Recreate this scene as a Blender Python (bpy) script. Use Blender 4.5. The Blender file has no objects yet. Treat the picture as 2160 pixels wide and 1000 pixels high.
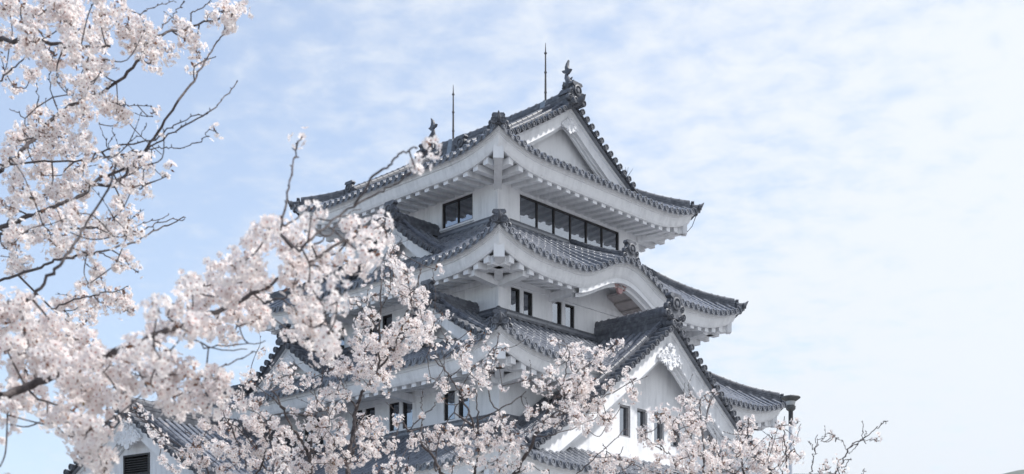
import bpy, bmesh, math, random
import numpy as np
from mathutils import Vector, Matrix
random.seed(7)
C = bpy.context.scene
COL = C.collection
PI = math.pi
R = math.radians

# ------------------------------------------------------------ camera
FPX = 2690.0                       # focal length in photo pixels (2160 wide)
GROUND = -1.6                      # the camera is the origin, the ground 1.6 m lower
cam = bpy.data.objects.new('camera', bpy.data.cameras.new('camera'))
COL.objects.link(cam)
cam.location = (0, 0, 0)
cam.rotation_euler = (R(90), 0, 0)
cam.data.sensor_width = 36.0
cam.data.lens = 36.0 * FPX / 2160.0
cam.data.shift_y = 900.0 / 2160.0
cam.data.clip_start = 0.1
cam.data.clip_end = 20000
cam.data.dof.use_dof = True
cam.data.dof.focus_distance = 18.0
cam.data.dof.aperture_fstop = 0.001 * cam.data.lens / 0.0095   # a 9.5 mm opening
C.camera = cam

# ------------------------------------------------------------ sun and sky
SUN_AZ = Vector((0.999, 0.04))     # horizontal direction towards the sun (from the right)
SUN_EL = R(52)
sun = bpy.data.objects.new('sun', bpy.data.lights.new('sun', 'SUN'))
COL.objects.link(sun)
sun.data.energy = 2.9
sun.data.angle = R(2.5)
sun.data.color = (1.0, 0.965, 0.92)
sd = Vector((SUN_AZ.x * math.cos(SUN_EL), SUN_AZ.y * math.cos(SUN_EL), math.sin(SUN_EL))).normalized()
sun.rotation_euler = sd.to_track_quat('Z', 'Y').to_euler()
sun.location = sd * 80

W = bpy.data.worlds.new('World')
C.world = W
W.use_nodes = True
nt = W.node_tree
nt.nodes.clear()
def N(tree, kind, **kw):
    n = tree.nodes.new(kind)
    for k, v in kw.items():
        if k.startswith('i_'):
            key = k[2:]
            n.inputs[int(key) if key.isdigit() else key].default_value = v
        else:
            setattr(n, k, v)
    return n
out = N(nt, 'ShaderNodeOutputWorld')
bg = N(nt, 'ShaderNodeBackground')
bg.inputs['Strength'].default_value = 0.15
sky = N(nt, 'ShaderNodeTexSky', sky_type='NISHITA')
sky.sun_disc = False
sky.sun_elevation = SUN_EL
sky.sun_rotation = math.atan2(SUN_AZ.x, SUN_AZ.y)
sky.altitude = 50
sky.air_density = 1.0
sky.dust_density = 0.6
sky.ozone_density = 1.6
tc = N(nt, 'ShaderNodeTexCoord')
L = nt.links.new
sep = N(nt, 'ShaderNodeSeparateXYZ')
L(tc.outputs['Generated'], sep.inputs[0])
# thin cloud: a sheet overhead, seen as direction / height
def M(tree, op, a, b=None, c=None, clamp=False):
    n = tree.nodes.new('ShaderNodeMath'); n.operation = op; n.use_clamp = clamp
    for i, x in enumerate((a, b, c)):
        if x is None: continue
        if hasattr(x, 'links') or hasattr(x, 'is_linked'): tree.links.new(x, n.inputs[i])
        else: n.inputs[i].default_value = x
    return n.outputs[0]
zz = M(nt, 'ADD', M(nt, 'MAXIMUM', sep.outputs[2], 0.0), 0.16)
cx = M(nt, 'DIVIDE', sep.outputs[0], zz)
cy = M(nt, 'DIVIDE', sep.outputs[1], zz)
cmb = N(nt, 'ShaderNodeCombineXYZ')
L(cx, cmb.inputs[0]); L(cy, cmb.inputs[1])
mp = N(nt, 'ShaderNodeMapping')
mp.inputs['Rotation'].default_value = (0, 0, R(20))
mp.inputs['Scale'].default_value = (1.0, 1.15, 1.0)
L(cmb.outputs[0], mp.inputs[0])
n1 = N(nt, 'ShaderNodeTexNoise', i_Scale=15.0, i_Detail=6.0, i_Roughness=0.6, i_Distortion=0.2)
n2 = N(nt, 'ShaderNodeTexNoise', i_Scale=1.6, i_Detail=3.0, i_Roughness=0.5, i_Distortion=0.2)
L(mp.outputs[0], n1.inputs['Vector']); L(mp.outputs[0], n2.inputs['Vector'])
# cloud gets thicker towards the right (east) and towards the horizon
side = M(nt, 'MULTIPLY_ADD', sep.outputs[0], 1.55, 0.34)
low = M(nt, 'MULTIPLY', M(nt, 'POWER', M(nt, 'SUBTRACT', 1.0, M(nt, 'MAXIMUM', sep.outputs[2], 0.0)), 6.0), 0.75)
dens = M(nt, 'ADD', M(nt, 'ADD', side, low), M(nt, 'ADD', M(nt, 'MULTIPLY_ADD', n1.outputs[0], 1.5, -0.75), M(nt, 'MULTIPLY_ADD', n2.outputs[0], 0.9, -0.45)))
dens = M(nt, 'ADD', dens, 0.02)
clr = N(nt, 'ShaderNodeMapRange', interpolation_type='SMOOTHSTEP', i_1=0.52, i_2=0.85, i_3=0.0, i_4=-1.2)     # clearer, bluer sky overhead
L(sep.outputs[2], clr.inputs[0])
dens = M(nt, 'ADD', dens, clr.outputs[0])
cl = N(nt, 'ShaderNodeMapRange', interpolation_type='SMOOTHSTEP')
cl.inputs['From Min'].default_value = 0.0
cl.inputs['From Max'].default_value = 1.0
cl.inputs['To Min'].default_value = 0.24
cl.inputs['To Max'].default_value = 0.93
L(dens, cl.inputs['Value'])
mix = N(nt, 'ShaderNodeMix', data_type='RGBA')
L(cl.outputs[0], mix.inputs['Factor'])
wb = N(nt, 'ShaderNodeMix', data_type='RGBA', blend_type='MULTIPLY')      # film white balance of the clear sky
wb.inputs['Factor'].default_value = 1.0
wb.inputs['B'].default_value = (0.86, 0.853, 0.845, 1)
L(sky.outputs[0], wb.inputs['A'])
L(wb.outputs['Result'], mix.inputs['A'])
mix.inputs['B'].default_value = (3.52, 3.66, 3.80, 1)     # sunlit thin cloud, in the sky texture's units
L(mix.outputs['Result'], bg.inputs['Color'])
L(bg.outputs[0], out.inputs[0])

C.view_settings.view_transform = 'Standard'
C.view_settings.look = 'None'
C.view_settings.gamma = 1.0
C.view_settings.exposure = 0.87

# ------------------------------------------------------------ materials
def mat(name):
    m = bpy.data.materials.new(name); m.use_nodes = True
    return m, m.node_tree, m.node_tree.nodes['Principled BSDF']
def noisy(name, stops, scale, rough=(0.6, 0.8), detail=6, bump=0.0, bscale=None, coord='Object', spec=0.5, stretch=(1, 1, 1), metal=0.0):
    m, t, p = mat(name)
    c = N(t, 'ShaderNodeTexCoord'); mp = N(t, 'ShaderNodeMapping')
    mp.inputs['Scale'].default_value = stretch
    t.links.new(c.outputs[coord], mp.inputs[0])
    n = N(t, 'ShaderNodeTexNoise', i_Scale=scale, i_Detail=detail, i_Roughness=0.62)
    t.links.new(mp.outputs[0], n.inputs['Vector'])
    r = N(t, 'ShaderNodeValToRGB')
    el = r.color_ramp.elements
    while len(el) < len(stops): el.new(0.5)
    for e, (pos, colr) in zip(el, stops):
        e.position = pos; e.color = (*colr, 1)
    t.links.new(n.outputs[0], r.inputs[0]); t.links.new(r.outputs[0], p.inputs['Base Color'])
    rr = N(t, 'ShaderNodeMapRange'); rr.inputs['To Min'].default_value = rough[0]; rr.inputs['To Max'].default_value = rough[1]
    t.links.new(n.outputs[0], rr.inputs[0]); t.links.new(rr.outputs[0], p.inputs['Roughness'])
    p.inputs['Specular IOR Level'].default_value = spec
    p.inputs['Metallic'].default_value = metal
    if bump:
        n2 = N(t, 'ShaderNodeTexNoise', i_Scale=bscale or scale * 4, i_Detail=4.0)
        t.links.new(c.outputs[coord], n2.inputs['Vector'])
        b = N(t, 'ShaderNodeBump', i_Strength=bump, i_Distance=0.02)
        t.links.new(n2.outputs[0], b.inputs['Height']); t.links.new(b.outputs[0], p.inputs['Normal'])
    return m
def plaster():
    m, t, p = mat('white_plaster')
    c = N(t, 'ShaderNodeTexCoord')
    n = N(t, 'ShaderNodeTexNoise', i_Scale=0.9, i_Detail=8.0, i_Roughness=0.7)
    t.links.new(c.outputs['Object'], n.inputs['Vector'])
    mp = N(t, 'ShaderNodeMapping'); mp.inputs['Scale'].default_value = (3.2, 3.2, 0.35)
    t.links.new(c.outputs['Object'], mp.inputs[0])
    n2 = N(t, 'ShaderNodeTexNoise', i_Scale=1.6, i_Detail=6.0, i_Roughness=0.65)     # run-off streaks
    t.links.new(mp.outputs[0], n2.inputs['Vector'])
    a = N(t, 'ShaderNodeMapRange', i_1=0.42, i_2=0.72); t.links.new(n2.outputs[0], a.inputs[0])
    b = N(t, 'ShaderNodeMapRange', i_1=0.35, i_2=0.7); t.links.new(n.outputs[0], b.inputs[0])
    f = M(t, 'MULTIPLY', a.outputs[0], b.outputs[0])
    f = M(t, 'MULTIPLY', f, 0.8)
    mx = N(t, 'ShaderNodeMix', data_type='RGBA')
    t.links.new(f, mx.inputs['Factor'])
    mx.inputs['A'].default_value = (0.80, 0.81, 0.835, 1)
    mx.inputs['B'].default_value = (0.40, 0.41, 0.44, 1)
    t.links.new(mx.outputs['Result'], p.inputs['Base Color'])
    p.inputs['Roughness'].default_value = 0.85
    p.inputs['Specular IOR Level'].default_value = 0.2
    n3 = N(t, 'ShaderNodeTexNoise', i_Scale=14.0, i_Detail=5.0); t.links.new(c.outputs['Object'], n3.inputs['Vector'])
    bb = N(t, 'ShaderNodeBump', i_Strength=0.18, i_Distance=0.015)
    t.links.new(n3.outputs[0], bb.inputs['Height']); t.links.new(bb.outputs[0], p.inputs['Normal'])
    return m
PLASTER = plaster()
TILE = noisy('roof_tile', [(0.25, (0.095, 0.104, 0.125)), (0.5, (0.15, 0.161, 0.188)), (0.75, (0.25, 0.262, 0.295))], 2.2, (0.22, 0.36), 5, 0.04, 22, spec=0.9)
TILE_DARK = noisy('ridge_tile', [(0.3, (0.045, 0.050, 0.062)), (0.5, (0.09, 0.097, 0.116)), (0.72, (0.18, 0.19, 0.213))], 6.0, (0.38, 0.6), 8, 0.3, 35)
FRAME = noisy('dark_bronze', [(0.3, (0.012, 0.011, 0.012)), (0.7, (0.03, 0.028, 0.03))], 8, (0.4, 0.55))
SILVER = noisy('old_timber', [(0.3, (0.22, 0.22, 0.23)), (0.7, (0.36, 0.36, 0.37))], 9, (0.7, 0.9))
PINK = noisy('faded_red_paint', [(0.3, (0.38, 0.22, 0.22)), (0.7, (0.52, 0.36, 0.35))], 6, (0.7, 0.9))
BOARD = noisy('bare_board', [(0.3, (0.36, 0.32, 0.32)), (0.7, (0.50, 0.46, 0.46))], 7, (0.7, 0.9))
STONE = noisy('granite', [(0.3, (0.17, 0.165, 0.155)), (0.6, (0.30, 0.29, 0.27)), (0.75, (0.4, 0.39, 0.36))], 2.2, (0.8, 0.95), 8, 0.5, 12)
GRASS = noisy('pale_gravel', [(0.3, (0.22, 0.217, 0.212)), (0.55, (0.28, 0.277, 0.27)), (0.75, (0.34, 0.336, 0.33))], 0.8, (0.85, 0.95), 8, 0.5, 25)
HILLM = noisy('wooded_hill', [(0.35, (0.03, 0.05, 0.03)), (0.65, (0.07, 0.09, 0.05))], 0.012, (0.9, 1.0), 10)
BARK = noisy('cherry_bark', [(0.3, (0.04, 0.032, 0.033)), (0.55, (0.095, 0.08, 0.08)), (0.75, (0.19, 0.165, 0.16))], 26, (0.75, 0.95), 6, 0.5, 60, stretch=(1, 1, 1))
ROD = noisy('dark_iron', [(0.3, (0.03, 0.028, 0.03)), (0.7, (0.07, 0.065, 0.065))], 10, (0.45, 0.6))
COPPER = noisy('grey_lead', [(0.3, (0.16, 0.19, 0.23)), (0.7, (0.26, 0.30, 0.35))], 8, (0.45, 0.6))
POLE = noisy('grey_painted_steel', [(0.3, (0.50, 0.52, 0.56)), (0.7, (0.60, 0.62, 0.66))], 5, (0.4, 0.5))
LAMPM = noisy('weathered_lamp_metal', [(0.3, (0.05, 0.052, 0.056)), (0.7, (0.13, 0.135, 0.14))], 12, (0.5, 0.7), metal=0.2)
LAMPG = noisy('milky_lamp_glass', [(0.3, (0.34, 0.35, 0.36)), (0.7, (0.46, 0.47, 0.48))], 5, (0.3, 0.4))
m, t, p = mat('window_glass'); GLASS = m
p.inputs['Base Color'].default_value = (0.33, 0.35, 0.38, 1); p.inputs['Metallic'].default_value = 1.0
p.inputs['Roughness'].default_value = 0.03
c_ = N(t, 'ShaderNodeTexCoord'); n_ = N(t, 'ShaderNodeTexNoise', i_Scale=1.3, i_Detail=2.0); t.links.new(c_.outputs['Object'], n_.inputs['Vector'])
b_ = N(t, 'ShaderNodeBump', i_Strength=0.06, i_Distance=0.02); t.links.new(n_.outputs[0], b_.inputs['Height']); t.links.new(b_.outputs[0], p.inputs['Normal'])

# ------------------------------------------------------------ mesh helpers
class MB:
    def __init__(self): self.v = []; self.f = []
    def add(self, vs, fs):
        o = len(self.v); self.v += [tuple(x) for x in vs]; self.f += [tuple(i + o for i in f) for f in fs]
        return self
    def hexa(self, p):          # p[0:4] one end, p[4:8] the other
        return self.add(p, [(0, 1, 2, 3), (7, 6, 5, 4), (0, 4, 5, 1), (1, 5, 6, 2), (2, 6, 7, 3), (3, 7, 4, 0)])
    def boxf(self, P, c0, c1, o0, o1, z0, z1):      # a box in a face's own axes
        return self.hexa([P(c0, o0, z0), P(c1, o0, z0), P(c1, o0, z1), P(c0, o0, z1), P(c0, o1, z0), P(c1, o1, z0), P(c1, o1, z1), P(c0, o1, z1)])
    def tube(self, path, r, n=8, cap=True):
        path = [Vector(p) for p in path]
        rs = r if isinstance(r, (list, tuple)) else [r] * len(path)
        prev = None; vs = []; fs = []
        for i, p in enumerate(path):
            tg = (path[min(i + 1, len(path) - 1)] - path[max(i - 1, 0)])
            if tg.length < 1e-9: tg = Vector((0, 0, 1))
            tg.normalize()
            if prev is None:
                prev = tg.orthogonal().normalized()
            prev = (prev - tg * prev.dot(tg))
            if prev.length < 1e-6: prev = tg.orthogonal()
            prev.normalize(); b = tg.cross(prev)
            for k in range(n):
                a = 2 * PI * k / n
                vs.append(p + (prev * math.cos(a) + b * math.sin(a)) * rs[i])
        for i in range(len(path) - 1):
            for k in range(n):
                fs.append((i * n + k, i * n + (k + 1) % n, (i + 1) * n + (k + 1) % n, (i + 1) * n + k))
        if cap:
            fs.append(tuple(range(n))[::-1]); fs.append(tuple(range((len(path) - 1) * n, len(path) * n)))
        return self.add(vs, fs)
    def lathe(self, pos, axis, prof, n=10):         # prof: (radius, along axis)
        pos = Vector(pos); ax = Vector(axis).normalized(); u = ax.orthogonal().normalized(); w = ax.cross(u)
        vs = []; fs = []
        for (r, h) in prof:
            for k in range(n):
                a = 2 * PI * k / n
                vs.append(pos + ax * h + (u * math.cos(a) + w * math.sin(a)) * r)
        for i in range(len(prof) - 1):
            for k in range(n):
                fs.append((i * n + k, i * n + (k + 1) % n, (i + 1) * n + (k + 1) % n, (i + 1) * n + k))
        fs.append(tuple(range(n))[::-1]); fs.append(tuple(range((len(prof) - 1) * n, len(prof) * n)))
        return self.add(vs, fs)
    def plate(self, pos, right, up, outd, poly, th):     # an extruded outline
        pos = Vector(pos); right = Vector(right); up = Vector(up); outd = Vector(outd); n = len(poly)
        vs = [pos + right * x + up * y + outd * th for x, y in poly] + [pos + right * x + up * y for x, y in poly]
        fs = [tuple(range(n)), tuple(range(n, 2 * n))[::-1]] + [(i, (i + 1) % n, n + (i + 1) % n, n + i) for i in range(n)]
        return self.add(vs, fs)
    def sweep(self, path, prof, closed=False, cap=True):   # prof: (lateral, up), kept upright along the path
        path = [Vector(p) for p in path]; n = len(prof); vs = []; fs = []
        for i, p in enumerate(path):
            tg = path[min(i + 1, len(path) - 1)] - path[max(i - 1, 0)]
            h = Vector((tg.x, tg.y, 0))
            lat = Vector((-h.y, h.x, 0)).normalized() if h.length > 1e-6 else Vector((1, 0, 0))
            up = tg.normalized().cross(lat) * -1
            if up.z < 0: up = -up
            up = (up * 0.6 + Vector((0, 0, 1)) * 0.4)
            for (x, y) in prof: vs.append(p + lat * x + up * y)
        for i in range(len(path) - 1):
            for k in range(n if closed else n - 1):
                fs.append((i * n + k, i * n + (k + 1) % n, (i + 1) * n + (k + 1) % n, (i + 1) * n + k))
        if cap: fs.append(tuple(range(n))[::-1]); fs.append(tuple(range((len(path) - 1) * n, len(path) * n)))
        return self.add(vs, fs)
    def build(self, name, material, parent=None, smooth=None, dz=0.0, recalc=True):
        me = bpy.data.meshes.new(name)
        me.from_pydata([(x, y, z + dz) for x, y, z in self.v], [], self.f)
        if recalc:
            bm = bmesh.new(); bm.from_mesh(me); bmesh.ops.recalc_face_normals(bm, faces=bm.faces); bm.to_mesh(me); bm.free()
        me.materials.append(material)
        o = bpy.data.objects.new(name, me); COL.objects.link(o)
        if parent is not None: o.parent = parent
        if smooth:
            me.polygons.foreach_set('use_smooth', [True] * len(me.polygons))
            me.set_sharp_from_angle(angle=R(smooth))
        return o
def tag(o, label=None, cat=None, group=None, kind=None):
    if label: o['label'] = label
    if cat: o['category'] = cat
    if group: o['group'] = group
    if kind: o['kind'] = kind
    return o
def empty(name, loc, rz=0.0, parent=None):
    o = bpy.data.objects.new(name, None); COL.objects.link(o)
    o.location = loc; o.rotation_euler = (0, 0, rz); o.empty_display_size = 0.5
    if parent is not None: o.parent = parent
    return o
def px(x, y, depth):               # a photo pixel at a distance in front of the camera
    return Vector(((x - 1080) / FPX * depth, depth, (1400 - y) / FPX * depth))
def lerp(a, b, f): return a + (b - a) * f

# ------------------------------------------------------------ ground and far hills
mb = MB()
n = 40; S = 6000.0
gx = [math.copysign(abs(i / 20.0) ** 2.2, i) * S for i in range(-20, 21)]
mb.add([(x, y, GROUND) for y in gx for x in gx], [(j * 41 + i, j * 41 + i + 1, (j + 1) * 41 + i + 1, (j + 1) * 41 + i) for j in range(40) for i in range(40)])
tag(mb.build('ground', GRASS), 'pale gravel castle ground below the cherry trees', 'ground', kind='structure')
mb = MB()
rng = random.Random(3)
NA, NR = 150, 10
def ridge_h(a):                    # a: azimuth from straight ahead, in x/y terms
    u = math.tan(a)
    base = 0.1475 + 0.0035 * math.sin(u * 9 + 1.0) + 0.0016 * math.sin(u * 31) + 0.0011 * math.sin(u * 77 + 2)
    if u > 0.35: base += 0.0080 * min(1, (u - 0.35) / 0.045)
    if -0.40 < u < -0.33: base += 0.002
    return base
vs = []
for i in range(NA):
    a = R(-38) + R(76) * i / (NA - 1)
    for j in range(NR):
        f = j / (NR - 1)
        dist = 2300 + 1500 * f
        hgt = ridge_h(a) * 3200 * math.sin(PI * min(1, f * 0.95 + 0.05) * 0.5 if f < 0.6 else PI * (1 - f) / 0.8 * 0.5) if f < 0.999 else 0
        if abs(f - 6 / 9) < 0.01: hgt = ridge_h(a) * dist * math.cos(a)
        elif f > 0.67: hgt = ridge_h(a) * 3300 * math.cos(a) * (1 - f) / 0.34 * 0.9
        else: hgt = ridge_h(a) * 3300 * math.cos(a) * (f / 0.667) ** 0.8 * 0.97
        hgt += rng.uniform(-5, 5) * (0.3 if abs(f - 6 / 9) < 0.01 else 1)
        vs.append((math.sin(a) * dist, math.cos(a) * dist, GROUND + max(0, hgt) if 0 < j < NR - 1 else GROUND - 2))
mb.add(vs, [(i * NR + j, (i + 1) * NR + j, (i + 1) * NR + j + 1, i * NR + j + 1) for i in range(NA - 1) for j in range(NR - 1)])
tag(mb.build('hills', HILLM, smooth=60), 'low wooded hills on the horizon', 'hills', kind='structure')
# ------------------------------------------------------------ the castle: face axes
WT = 6.8                                        # side of the top storey
def faces(w):
    return {'R': lambda c, o, z: (c, -o, z),            # faces right of the photo
            'L': lambda c, o, z: (-o, c, z),            # faces left of the photo
            'B': lambda c, o, z: (c, w + o, z),
            'F': lambda c, o, z: (w + o, c, z)}
FC = faces(WT)
ROT = math.atan2(0.7231, 0.6907)
KB = GROUND                                      # the keep's own base height
keep = empty('castle_keep', (-0.424, 38.0, KB), ROT)
tag(keep, 'white plastered castle keep with tiers of curved grey tiled roofs and two rooftop fish', 'castle')
def kb(mb, name, material, parent=keep, smooth=None): return mb.build(name, material, parent, smooth, dz=-KB)

DISC = [(0.02, -0.03), (0.092, -0.03), (0.092, 0.055), (0.068, 0.055), (0.062, 0.03), (0.036, 0.03), (0.028, 0.045), (0.004, 0.045)]
def disc(mb, pos, outd, r=0.092, n=10):
    k = r / 0.092
    mb.lathe(pos, outd, [(a * k, b * k) for a, b in DISC], n)
def half_tiles(mb, pts, lat, up, r0=0.098, r1=0.084, step=0.3, m=6):
    """round tiles laid end to end along pts (a function of 0..1 -> point), length ln"""
    fn, ln = pts
    k = max(1, int(round(ln / step)))
    lat = Vector(lat); up = Vector(up); vs = []; fs = []
    rings = []
    for j in range(k):
        rings.append((j / k, r0)); rings.append(((j + 1) / k, r1))
    for (f, r) in rings:
        p = Vector(fn(f))
        for i in range(m):
            a = PI * i / (m - 1)
            vs.append(p + lat * (math.cos(a) * r) + up * (math.sin(a) * r + 0.012 - (0.03 if i in (0, m - 1) else 0)))
    for i in range(len(rings) - 1):
        for q in range(m - 1):
            fs.append((i * m + q, i * m + q + 1, (i + 1) * m + q + 1, (i + 1) * m + q))
    fs.append(tuple(range(m))); fs.append(tuple(range((len(rings) - 1) * m, len(rings) * m)))
    mb.add(vs, fs)
def pan_strip(mb, fa, fb, la, lb, dip=0.045, step=0.3):
    """flat tiles between two columns; fa/fb map 0..1 to points up the slope"""
    ln = max(la, lb)
    k = max(1, int(round(ln / step)))
    vs = []; fs = []
    for j in range(k):
        for (f, dz) in ((j / k, 0.026), ((j + 1) / k, 0.0)):
            a = Vector(fa(f)); b = Vector(fb(f)); mdl = (a + b) / 2
            up = Vector((0, 0, dz))
            vs += [a + up, mdl + up - Vector((0, 0, dip)), b + up]
    for i in range(2 * k - 1):
        for q in range(2): fs.append((i * 3 + q, i * 3 + q + 1, (i + 1) * 3 + q + 1, (i + 1) * 3 + q))
    mb.add(vs, fs)
RIDGE = [(-0.17, -0.05), (-0.17, 0.09), (-0.135, 0.095), (-0.15, 0.11), (-0.15, 0.17), (-0.12, 0.175), (-0.135, 0.19), (-0.13, 0.25), (-0.09, 0.26),
         (-0.085, 0.30), (-0.05, 0.345), (0, 0.36), (0.05, 0.345), (0.085, 0.30), (0.09, 0.26), (0.13, 0.25), (0.135, 0.19), (0.12, 0.175), (0.15, 0.17), (0.15, 0.11), (0.135, 0.095), (0.17, 0.09), (0.17, -0.05)]
def ridge(mb, path, sc=1.0, hs=None, joints=True):
    hs = hs or sc
    mb.sweep(path, [(x * sc, y * hs) for x, y in RIDGE])
    if joints:                                   # collars of the round cap tiles
        path = [Vector(q) for q in path]
        tot = 0
        for a, b in zip(path, path[1:]):
            l = (b - a).length
            k = int((tot + l) / 0.3) - int(tot / 0.3)
            for j in range(k):
                p = a.lerp(b, (j + 0.5) / max(1, k)); d = (b - a).normalized()
                h = Vector((d.x, d.y, 0)); lat = Vector((-h.y, h.x, 0)).normalized()
                up = d.cross(lat) * -1
                if up.z < 0: up = -up
                up = up * 0.6 + Vector((0, 0, 0.4))
                ring = [(math.cos(PI * q / 6) * 0.103 * sc, (0.275 + math.sin(PI * q / 6) * 0.1) * hs) for q in range(7)]
                v = [p + d * e * 0.025 + lat * x + up * y for e in (-1, 1) for x, y in ring]
                mb.add(v, [(q, q + 1, q + 8, q + 7) for q in range(6)] + [tuple(range(7)), tuple(range(7, 14))])
            tot += l
def oni(mb, pos, outd, s=1.0):
    """ridge-end tile: arched plaque with a ringed boss and scrolls either side"""
    o = Vector(outd); o.z = 0; o.normalize(); r = Vector((-o.y, o.x, 0)); u = Vector((0, 0, 1)); p = Vector(pos)
    pl = []
    for k in range(9):
        a = PI * (1.08 - 1.16 * k / 8); pl.append((math.cos(a) * 0.235 * s, (0.27 + math.sin(a) * 0.235) * s))
    pl += [(0.30 * s, 0.10 * s), (0.34 * s, -0.10 * s), (0.14 * s, -0.16 * s), (-0.14 * s, -0.16 * s), (-0.34 * s, -0.10 * s), (-0.30 * s, 0.10 * s)]
    mb.plate(p - o * 0.10 * s, r, u, o, pl, 0.16 * s)
    mb.plate(p - o * 0.12 * s, r, u, o, [(-0.27 * s, 0.47 * s), (-0.16 * s, 0.40 * s), (0.16 * s, 0.40 * s), (0.27 * s, 0.47 * s), (0.22 * s, 0.55 * s), (-0.22 * s, 0.55 * s)], 0.2 * s)
    mb.lathe(p + u * 0.26 * s + o * 0.05 * s, o, [(0.19 * s, 0), (0.19 * s, 0.06 * s), (0.145 * s, 0.075 * s), (0.13 * s, 0.03 * s), (0.085 * s, 0.03 * s), (0.07 * s, 0.075 * s), (0.01, 0.08 * s)], 14)
    for sg in (-1, 1):
        for (x, y, q) in ((0.30, 0.16, 0.105), (0.36, -0.05, 0.12), (0.20, -0.12, 0.09)):
            mb.lathe(p + r * sg * x * s + u * y * s - o * 0.07 * s, o, [(q * s, 0), (q * s, 0.13 * s), (q * 0.7 * s, 0.16 * s), (q * 0.55 * s, 0.12 * s), (q * 0.3 * s, 0.12 * s), (q * 0.2 * s, 0.16 * s), (0.005, 0.165 * s)], 10)

class Tier:
    def __init__(self, w, E, z0, h, dm, wall, wz, L=0.42, xl=2.1, k=0.16, bump=None):
        self.w, self.E, self.z0, self.h, self.dm, self.wall, self.wz, self.L, self.xl, self.k, self.bump = w, E, z0, h, dm, wall, wz, L, xl, k, bump
    def z(self, c, o, side='L'):
        d = self.E - o
        x = max(0.0, min(c + self.E, self.w + self.E - c))
        q = d / self.dm
        v = self.z0 + self.h * ((1 - self.k) * q + self.k * q * abs(q)) + self.L * max(0.0, 1 - x / self.xl) ** 2.2
        if self.bump and side == 'R':
            c0, hw, b = self.bump
            t = abs(c - c0) / hw
            if t < 1: v += b * (0.5 + 0.5 * math.cos(PI * t)) * max(0.0, 1 - max(0.0, d) / self.dm)
        return v

def tile_roof(mb, T, side, P, dmax, dstart=None, pitch=0.28):
    """covering of one side: dmax(c) is how far up the slope the column at c reaches"""
    n = int(round((T.w + 2 * T.E) / pitch)); pit = (T.w + 2 * T.E) / n
    cs = [-T.E + 0.02] + [-T.E + pit * (i + 0.5) for i in range(n)] + [T.w + T.E - 0.02]
    lat = Vector(P(1, 0, 0)) - Vector(P(0, 0, 0)); outd = Vector(P(0, 1, 0)) - Vector(P(0, 0, 0))
    def line(c, d0, d1):
        return lambda f: P(c, T.E - lerp(d0, d1, f), T.z(c, T.E - lerp(d0, d1, f), side))
    prev = None
    for i, c in enumerate(cs):
        d0 = dstart(c) if dstart else -0.05
        d1 = dmax(c)
        ok = d1 > d0 + 0.03
        fn = line(c, d0, max(d1, d0 + 0.01))
        if prev is not None and (ok or prev[1]):
            pan_strip(mb, prev[0], fn, prev[2], d1 - d0)
            if d0 < 0 and prev[3] < 0:            # the turned-down lip of the eave tiles
                a = Vector(prev[0](0)); b = Vector(fn(0)); mdl = (a + b) / 2 - Vector((0, 0, 0.03))
                dn = Vector((0, 0, -0.075)); u = Vector((0, 0, 0.028))
                mb.add([a + u, mdl + u, b + u, a + dn, mdl + dn - Vector((0, 0, 0.012)), b + dn], [(0, 1, 4, 3), (1, 2, 5, 4)])
        if ok and 0 < i < len(cs) - 1:
            half_tiles(mb, (fn, (d1 - d0) * 1.15), lat, (0, 0, 1))
            if d0 < 0: disc(mb, Vector(fn(0)) + Vector((0, 0, 0.015)), outd)
        prev = (fn, ok, d1 - d0, d0)

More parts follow.
